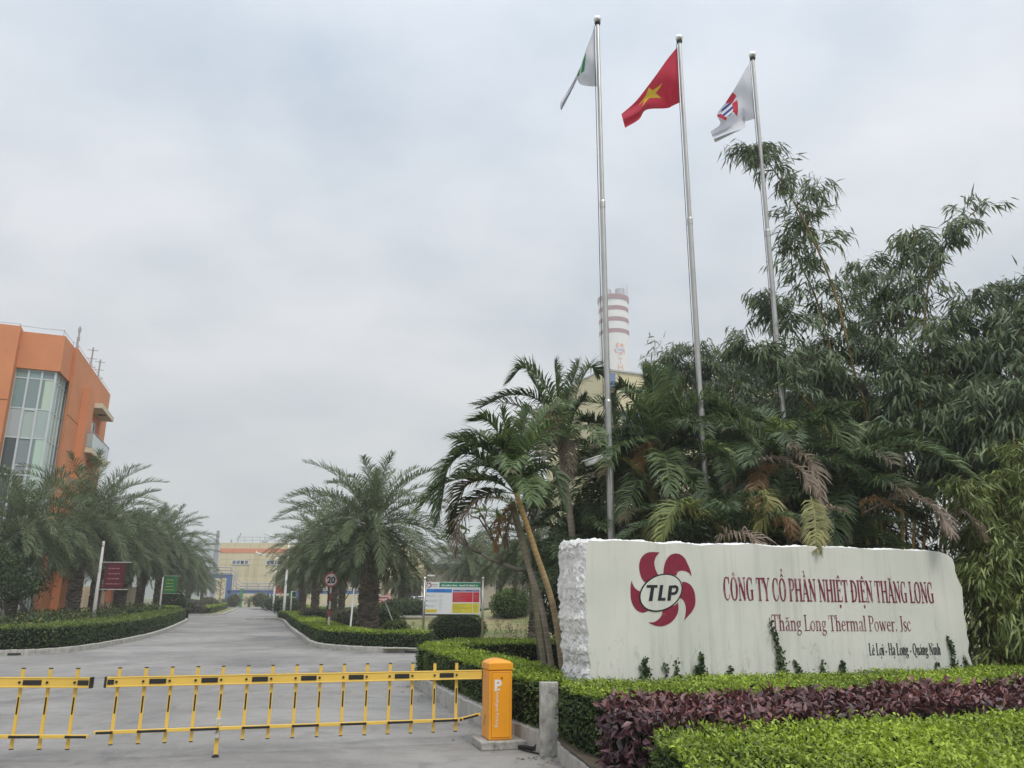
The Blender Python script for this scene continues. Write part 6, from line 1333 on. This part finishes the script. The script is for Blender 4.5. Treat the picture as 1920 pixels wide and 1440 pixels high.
def hall(): # low hall and open shed behind the mound
    Y = 116; X = lambda px: D(px, 1100, Y).x; Z = lambda py, px=850: D(px, py, Y).z; t = thing('low_hall', 'low beige hall with a dark eave behind the information board', 'building', (X(860), Y, .3))
    MB().prism([(X(800), Y), (X(1000), Y), (X(1000), Y + 20), (X(800), Y + 20)], .2, Z(1060)).build('wall', 'beige', t)
    m = MB(); m.box(((X(796) + X(1004)) / 2, Y - .6, Z(1063)), (X(1004) - X(796), 1.6, .75)); m.build('eave', 'dark', t)
    m = MB(); m.prism([(X(796), Y - 1.3), (X(1004), Y - 1.3), (X(1004), Y + 21), (X(796), Y + 21)], Z(1059), Z(1057)).build('roof', 'roofgrey', t)
    s = thing('car_shed', 'pale yellow shed with open bays and a pillar behind the pink car', 'building', (X(760), Y, .3))
    MB().prism([(X(700), Y + 7), (X(799.5), Y + 7), (X(799.5), Y + 12), (X(700), Y + 12)], .2, Z(1056)).build('wall', 'plantwall', s)
    MB().prism([(X(695), Y - .5), (X(799), Y - .5), (X(799), Y + 6.9), (X(695), Y + 6.9)], Z(1083), Z(1056)).build('canopy', 'plantwall', s)
    for a, b in ((727, 733), (790, 798)): MB().prism([(X(a), Y), (X(b), Y), (X(b), Y + .5), (X(a), Y + .5)], .2, Z(1084)).build('pillar', 'plantwall', s)
    m = MB(); m.box((X(728) , Y - .05, Z(1118)), (.5, .04, .9)); 
    MB().prism([(X(735), Y + 6.6), (X(788), Y + 6.6), (X(788), Y + 6.8), (X(735), Y + 6.8)], .3, Z(1090)).build('opening', 'dark', s)
    MB().box((X(729), Y - .04, Z(1117)), (.45, .03, .5)).build('notice', 'carpink', s)
    Y2 = 230; X2 = lambda px: D(px, 1050, Y2).x; Z2 = lambda py: D(850, py, Y2).z
    w = thing('coal_store', 'pale hazy grey storage hall on the horizon behind the low hall', 'building', (X2(820), Y2, 0)); MB().prism([(X2(796), Y2), (X2(905), Y2), (X2(905), Y2 + 60), (X2(796), Y2 + 60)], 0, Z2(1026)).build('wall', 'roofgrey', w)
    MB().box(((X2(796) + X2(905)) / 2, Y2 + 30, Z2(1025)), (X2(905) - X2(796) + 1.5, 62, .6)).build('roof', 'chimwhite', w)
    Y3 = 170; X3 = lambda px: D(px, 1050, Y3).x; Z3 = lambda py: D(900, py, Y3).z
    w = thing('pump_house', 'distant cream block with roof ladder beside the frangipani branches', 'building', (X3(900), Y3, 0)); MB().prism([(X3(876), Y3), (X3(1010), Y3), (X3(1010), Y3 + 25), (X3(876), Y3 + 25)], 0, Z3(1021)).build('wall', 'plantwall', w)
    m = MB()
    for dx in (0, .9): m.tube([(X3(886) + dx, Y3 - .3, Z3(1035)), (X3(886) + dx, Y3 - .3, Z3(1012)), (X3(886) + dx, Y3 + .8, Z3(1012))], .08, 5)
    for i in range(8): m.tube([(X3(886), Y3 - .3, Z3(1034 - 3 * i)), (X3(886) + .9, Y3 - .3, Z3(1034 - 3 * i))], .05, 4)
    m.build('ladder', 'greypipe', w)
hall()
def annex():
    Y = 66; X = lambda px: D(px, 1100, Y).x; Z = lambda py: D(200, py, Y).z; t = thing('low_annex', 'low pale clad building seen between trunks beyond the maroon banner', 'building', (X(160), Y, .1))
    MB().prism([(X(60), Y), (X(236), Y), (X(236), Y + 3), (X(60), Y + 3)], 0, Z(1100)).build('wall', 'creamwall', t)
    m = MB()
    for i in range(11): m.box((X(160) + i * .42, Y - .05, 1.2), (.05, .06, 2.0))
    m.build('cladding', 'chimwhite', t); m = MB(); m.box((X(207), Y - .1, Z(1117)), (.5, .1, .9)); m.build('doorway', 'band', t)
annex()

# ================================================================== SIGNS, LAMPS, CARS
def greek(mb, o, ux, uz, w, h, rnd, nn, word=(2, 6)):
    """a line of small illegible characters, as the photo shows them"""
    x = 0; cw = h * .62
    while x < w - cw:
        for _ in range(rnd.randint(*word)):
            if x > w - cw: break
            hh = h * rnd.choice((.7, .7, 1.0, .85)); a = o + ux * x; mb.face([a, a + ux * cw * .75, a + ux * cw * .75 + uz * hh, a + uz * hh]); x += cw
        x += cw * .7
def info_board():
    Y = 29; P = lambda px, py: D(px, py, Y); t = thing('information_board', 'wide white information board with green heading, red and yellow table, on two steel posts', 'sign', (D(850, 1180, Y).x, Y, .13)); rnd = random.Random(3)
    TL, TR, BL_, BRr = P(799, 1091), P(900.5, 1092), P(797.5, 1151), P(899.5, 1152); xl, xr, zb, zt = (TL.x + BL_.x) / 2, (TR.x + BRr.x) / 2, (BL_.z + BRr.z) / 2, (TL.z + TR.z) / 2
    MB().box(((xl + xr) / 2, Y, (zb + zt) / 2), (xr - xl, .05, zt - zb)).build('panel', 'boardwhite', t); Wd, Ht = xr - xl, zt - zb
    def Q(u, v, o=.03): return Vector((xl + u * Wd, Y - o, zt - v * Ht))
    def rect(u0, v0, u1, v1, m, nm='print', o=.029): MB().face([Q(u0, v1, o), Q(u1, v1, o), Q(u1, v0, o), Q(u0, v0, o)]).build(nm, m, t)
    cu = lambda x: (x - 130) / 1640; cv = lambda y: (y - 180) / 960
    rect(cu(535), cv(195), cu(1785) - .005, cv(335), 'boardgreen', 'heading'); rect(cu(150), cv(388), cu(918), cv(495), 'boardblue', 'heading_bar'); rect(cu(948), cv(418), cu(1745), cv(462), 'boardnavy', 'table_header'); rect(cu(940), cv(482), cu(1745), cv(780), 'boardred', 'red_table'); rect(cu(935), cv(815), cu(1745), cv(1105), 'boardyellow', 'yellow_table'); rect(cu(140), cv(995), cu(482), cv(1095), 'boardyellow', 'yellow_note'); rect(cu(1548), cv(420), cu(1560), cv(1105), 'boardwhite', 'table_rule', .032)
    def lines(m, spec, nm='print'):
        mb = MB()
        for u0, v1, u1, h in spec: greek(mb, Q(cu(u0), cv(v1), .034), Vector((1, 0, 0)), Vector((0, 0, 1)), (cu(u1) - cu(u0)) * Wd, h / 960 * Ht, rnd, Vector((0, 0, 0)))
        mb.build(nm, m, t)
    lines('boardwhite', [(600, 305, 1110, 52), (1140, 305, 1720, 52), (1170, 446, 1340, 14), (1590, 446, 1700, 14)], 'heading_text')
    lines('pinkink', [(970, 512, 1440, 16), (970, 540, 1190, 16), (970, 568, 1515, 16), (970, 596, 1200, 16), (970, 622, 1215, 16), (960, 650, 1130, 16), (960, 676, 1330, 16), (960, 704, 1260, 16), (960, 742, 1360, 16), (980, 766, 1260, 14), (1590, 600, 1700, 22), (1590, 630, 1710, 20), (1600, 680, 1690, 18)], 'table_text')
    lines('oliveink', [(960, 850, 1390, 14), (960, 875, 1120, 12), (960, 900, 1310, 14), (960, 930, 1280, 14), (960, 955, 1535, 14), (960, 978, 1400, 12), (960, 1004, 1200, 14), (960, 1058, 1270, 14), (990, 1084, 1190, 12), (1600, 905, 1690, 16), (1580, 955, 1720, 16), (1610, 1000, 1690, 12), (1610, 1032, 1680, 12)], 'table_text')
    lines('greyink', [(215, 580, 445, 16), (215, 622, 420, 14), (215, 735, 490, 16), (215, 775, 475, 16), (200, 888, 450, 16), (200, 928, 390, 16), (530, 595, 650, 12), (530, 632, 655, 12), (530, 712, 640, 10), (530, 740, 640, 10), (530, 770, 640, 10), (530, 815, 635, 10), (530, 845, 635, 10), (530, 875, 635, 10), (530, 905, 600, 10), (530, 945, 640, 10), (530, 985, 640, 10), (530, 1022, 630, 10), (960, 392, 1740, 14)], 'body_text')
    lines('boardnavy', [(370, 425, 700, 18), (370, 478, 700, 18)], 'heading_text'); lines('redpaint', [(150, 1035, 470, 13), (150, 1072, 420, 13)], 'note_text'); lines('letterred', [(270, 262, 480, 26), (270, 312, 480, 16)], 'company_text')
    for v in (590, 742, 888): MB().tube([Q(cu(170), cv(v), .03), Q(cu(170), cv(v), .033)], .022, 12).build('icon', 'dark', t)
    logo('emblem', t, lambda x, y, o: Q(cu(212) + (x - 880) / 5600, cv(278) + (y - 500) / 3400, .03 + o * .4), 'signred', 'boardwhite', 'signblack', letters=False)
    for a, b in (((797, 1086), (793, 1180)), ((906, 1086), (904, 1182))):
        x = (P(*a).x + P(*b).x) / 2; z = P(*a).z; po = MB().tube([(x, Y + .02, .1), (x, Y + .02, z)], .042, 12).build('post', 'steel', t, smooth=True); MB().sphere((x, Y + .02, z + .03), .055, 12).build('finial', 'brightsteel', po, smooth=True)
    m = MB(); m.box((P(808, 1079).x, Y + .04, P(808, 1079).z), (.26, .08, .05)); m.build('lamp', 'whitepaint', t)
info_board()
def speed_sign():
    Y = 30.6; c = D(621, 1087, Y); b = D(616.5, 1170, Y); t = thing('speed_sign', 'round white speed limit sign with red rim on a red and white striped pole', 'road sign', (c.x, Y, .13)); x = (c.x + b.x) / 2
    MB().tube([(c.x, Y, c.z), (c.x, Y + .02, c.z)], .27, 40).build('disc', 'signface', t)
    m = MB(); n = 48; vs = [(c.x + r * math.cos(2 * PI * i / n), Y - .006, c.z + r * math.sin(2 * PI * i / n)) for r in (.275, .215) for i in range(n)]; m.add(vs, [(i, (i + 1) % n, n + (i + 1) % n, n + i) for i in range(n)]); m.build('rim', 'fadedred', t)
    text_obj('20', .33, 'black', frameM((c.x, Y - .01, c.z - .117), (1, 0, 0), (0, 0, 1)), t, align='CENTER', bold=.012, ext=.001, sx=.92)
    z0 = .1; zt = c.z - .2; n = 7
    for i in range(n): MB().lathe((c.x, Y + .05, z0 + (zt - z0) * i / n), [(.04, 0), (.04, (zt - z0) / n)], 12).build('pole_section', 'signface' if i % 2 == 0 else 'fadedred', t, smooth=False)
    MB().box((c.x, Y + .035, c.z), (.05, .03, .6)).build('bracket', 'steel', t)
speed_sign()
def banner(px0, pxt, pyb, pyt, Y, bx0, bx1, by0, by1, m, name, label, ink, seed, group='banners on the roadside poles', full=None):
    rnd = random.Random(seed); b = D(px0, pyb, Y); x = (b.x + D(pxt, pyt, Y).x) / 2; zt = D(pxt, pyt, Y).z; zt = full or zt; r = .075 if full else .055
    t = thing('banner_pole', label, 'banner', (x, Y, .1), group); MB().lathe((x, Y, .1), [(r * 1.25, 0), (r * 1.1, 1.2), (r * .7, zt - .1)], 12).build('pole', 'signface', t, smooth=True)
    a, c = D(bx0, by0, Y), D(bx1, by1, Y); xm = (a.x + c.x) / 2; w = c.x - a.x; h = a.z - c.z; pa = MB().box((xm, Y - .02, (a.z + c.z) / 2), (w, .02, h)).build('cloth', m, t)
    mb = MB()
    for k in range(4): f = .17 + .2 * k; greek(mb, Vector((a.x + w * (.18 if k < 3 else .12), Y - .034, a.z - h * f - h * .06)), Vector((1, 0, 0)), Vector((0, 0, 1)), w * (.6 if k < 3 else .76), h * .05, rnd, None)
    mb.build('lettering', ink, pa)
    for z in (a.z + .04, c.z - .04): MB().tube([(x, Y, z), (c.x + .25 * (w > 0), Y - .02, z)], .025, 6).build('arm', 'steel', t)
banner(179, 190, 1138, 1040, 38.5, 199, 231, 1056, 1104, 'maroon', 'b', 'maroon hanging banner on a white lamp pole beside the nearest left palm', 'pinkink', 1, full=4.2)
banner(299, 306, 1141, 1082, 55, 309, 330, 1081, 1112, 'bannergreen', 'b', 'green hanging banner on a white pole at the end of the left hedge', 'boardyellow', 2)
banner(524, 526, 1130, 1095, 90, 518, 532, 1098, 1113, 'redpaint', 'b', 'small red banner seen past the right hand palms, near the far building', 'boardyellow', 3)
banner(545, 547, 1145, 1108, 62, 542, 549, 1110, 1119, 'bannergreen', 'b', 'tiny green notice on a thin pole right of the distant lamp post', 'boardwhite', 4)
banner(889, 889, 1130, 1060, 60, 882, 887, 1100, 1114, 'bannergreen', 'b', 'small green banner on a white pole just right of the information board', 'boardwhite', 5)
def lamp(px, pyb, Y, zt, arm, label):
    b = D(px, pyb, Y); t = thing('street_lamp', label, 'street lamp', (b.x, Y, .1), 'street lamps along the drive'); MB().lathe((b.x, Y, .1), [(.11, 0), (.1, 1.2), (.055, zt - .1)], 10).build('pole', 'whitepaint', t, smooth=True)
    MB().tube([(b.x, Y, zt), (b.x + arm * .5, Y - .1, zt + .25), (b.x + arm, Y - .2, zt + .3)], .035, 6).build('arm', 'whitepaint', t); q = MB(); q.box((b.x + arm * 1.25, Y - .24, zt + .33), (abs(arm) * .7, .28, .12), M=Matrix.Rotation(.35 if arm < 0 else -.35, 3, 'Y')); q.build('lamp_head', 'whitepaint', t, bevel=.03)
lamp(532, 1146, 62, 5.9, -1.2, 'white street lamp between the red banner and the tiny green notice')
lamp(512, 1140, 90, 5.9, -1.5, 'white street lamp farther down the drive left of the red banner')
def props():
    for a, b, Y, lab in (((664, 1103), (657, 1176), 30.2, 'slim white pole leaning in the hedge left of the big date palm trunk'), ((722, 1128), (741, 1176), 31.2, 'thin stake propping the big date palm from the right'), ((655, 1112), (624, 1158), 32.4, 'dark stake propping the big date palm from the left')):
        p, q = D(*a, Y), D(*b, Y - .3); o = MB().tube([p, q], .032 if 'white' in lab else .022, 7).build('stake', 'whitepaint' if 'white' in lab else ('steel' if 'thin' in lab else 'bark'), None, loc=tuple(q)); tag(o, lab, 'stake')
props()
def car(px, Y, rz, m, label, z=.3, pick=False, s=1):
    p = D(px, 1130, Y); t = thing('parked_car', label, 'car', (0, 0, 0), 'cars parked by the shed'); L_, Wd = 4.3, 1.75; prof = [(-2.15, .35), (-2.15, .8), (-2.0, .92), (-1.55, 1.0), (-1.15, 1.42), (.35, 1.46), (1.0, 1.02), (1.9, .86), (2.15, .66), (2.15, .35)]
    n = len(prof); vs = []
    for y, k in ((-Wd / 2, 1), (-Wd / 2 + .08, 1), (Wd / 2 - .08, 1), (Wd / 2, 1)):
        for x, zz in prof: tp = zz > 1.1; vs.append((x, (abs(y) - (.14 if tp else 0)) * (1 if y > 0 else -1), zz))
    mb = MB(); mb.add(vs, [tuple(range(n)), tuple(range(3 * n, 4 * n))[::-1]] + [(k * n + i, k * n + (i + 1) % n, (k + 1) * n + (i + 1) % n, (k + 1) * n + i) for k in range(3) for i in range(n)]); mb.build('body', m, t, bevel=.05)
    g = MB(); g.col = (.03, .04, .05)
    for y in (-1, 1): g.face([(-1.4, y * (Wd / 2 - .02), 1.02), (.85, y * (Wd / 2 - .02), 1.02), (.3, y * (Wd / 2 - .1), 1.38), (-1.1, y * (Wd / 2 - .1), 1.38)])
    g.face([(1.02, -.7, 1.04), (1.02, .7, 1.04), (.42, .62, 1.44), (.42, -.62, 1.44)]); g.face([(-1.58, -.7, 1.04), (-1.22, -.62, 1.42), (-1.22, .62, 1.42), (-1.58, .7, 1.04)]); g.build('windows', 'glass', t)
    for x in (-1.35, 1.35):
        for y in (-1, 1): w = MB().tube([(x, y * (Wd / 2 - .2), .32), (x, y * (Wd / 2 + .01), .32)], .32, 18).build('wheel', 'rubber', t); MB().tube([(x, y * (Wd / 2 + .01), .32), (x, y * (Wd / 2 + .02), .32)], .19, 12).build('rim', 'steel', w)
    for y in (-.6, .6): MB().box((2.14, y, .68), (.04, .3, .14)).build('headlight', 'boardwhite', t)
    t.location = (p.x, Y, z); t.rotation_euler = (0, 0, rz); t.scale = (s,) * 3
car(697, 110, -1.2, 'carred', 'dark red car parked partly behind the big date palm trunk', z=.55)
car(722, 104, .15, 'carpink', 'faded pink car parked left of the motorbikes', z=.30)
car(790, 112, .4, 'carwhite', 'white car parked behind the mound beside the board post', z=.3)
def bike(px, Y, rz, label, m):
    p = D(px, 1130, Y); t = thing('motorbike', label, 'motorbike', (0, 0, 0), 'motorbikes parked by the shed')
    for x in (-.62, .62): MB().tube([(x, -.045, .3), (x, .045, .3)], .3, 16).build('wheel', 'rubber', t)
    b = MB(); b.tube([(-.6, 0, .45), (-.2, 0, .55), (.2, 0, .5), (.5, 0, .8)], [.1, .17, .12, .1], 8); b.build('body', m, t); MB().tube([(-.65, 0, .78), (-.2, 0, .78), (.05, 0, .7)], [.1, .12, .08], 8).build('seat', 'rubber', t)
    h = MB(); h.tube([(.62, 0, .3), (.45, 0, 1.0)], .04, 6); h.tube([(.42, -.33, 1.02), (.42, .33, 1.02)], .02, 6); h.build('handlebar', 'steel', t); t.location = (p.x, Y, .3); t.rotation_euler = (0, 0, rz)
for i, (px, m, lb) in enumerate(((748, 'redpaint', 'red motorbike leftmost of the row by the shed'), (757, 'carwhite', 'white motorbike second from the left in the row by the shed'), (767, 'boardblue', 'blue motorbike in the middle of the row by the shed'), (776, 'carwhite', 'white motorbike fourth in the row by the shed'), (784, 'carred', 'dark red motorbike at the right end of the row by the shed'))): bike(px, 100, 1.3 + .1 * i, lb, m)

# ================================================================== THE AIR
hz = bpy.data.materials.new('haze'); hz.use_nodes = True; hn = hz.node_tree; hn.nodes.remove(hn.nodes['Principled BSDF'])
pv = hn.nodes.new('ShaderNodeVolumePrincipled'); pv.inputs['Color'].default_value = (.92, .92, .91, 1); pv.inputs['Density'].default_value = .0011; pv.inputs['Anisotropy'].default_value = .2
hn.links.new(pv.outputs[0], hn.nodes['Material Output'].inputs['Volume']); MATS['haze'] = hz
hb = MB().prism([(-1550, -230), (1550, -230), (1550, 2550), (-1550, 2550)], -8, 190).build('haze', 'haze'); tag(hb, kind='stuff')
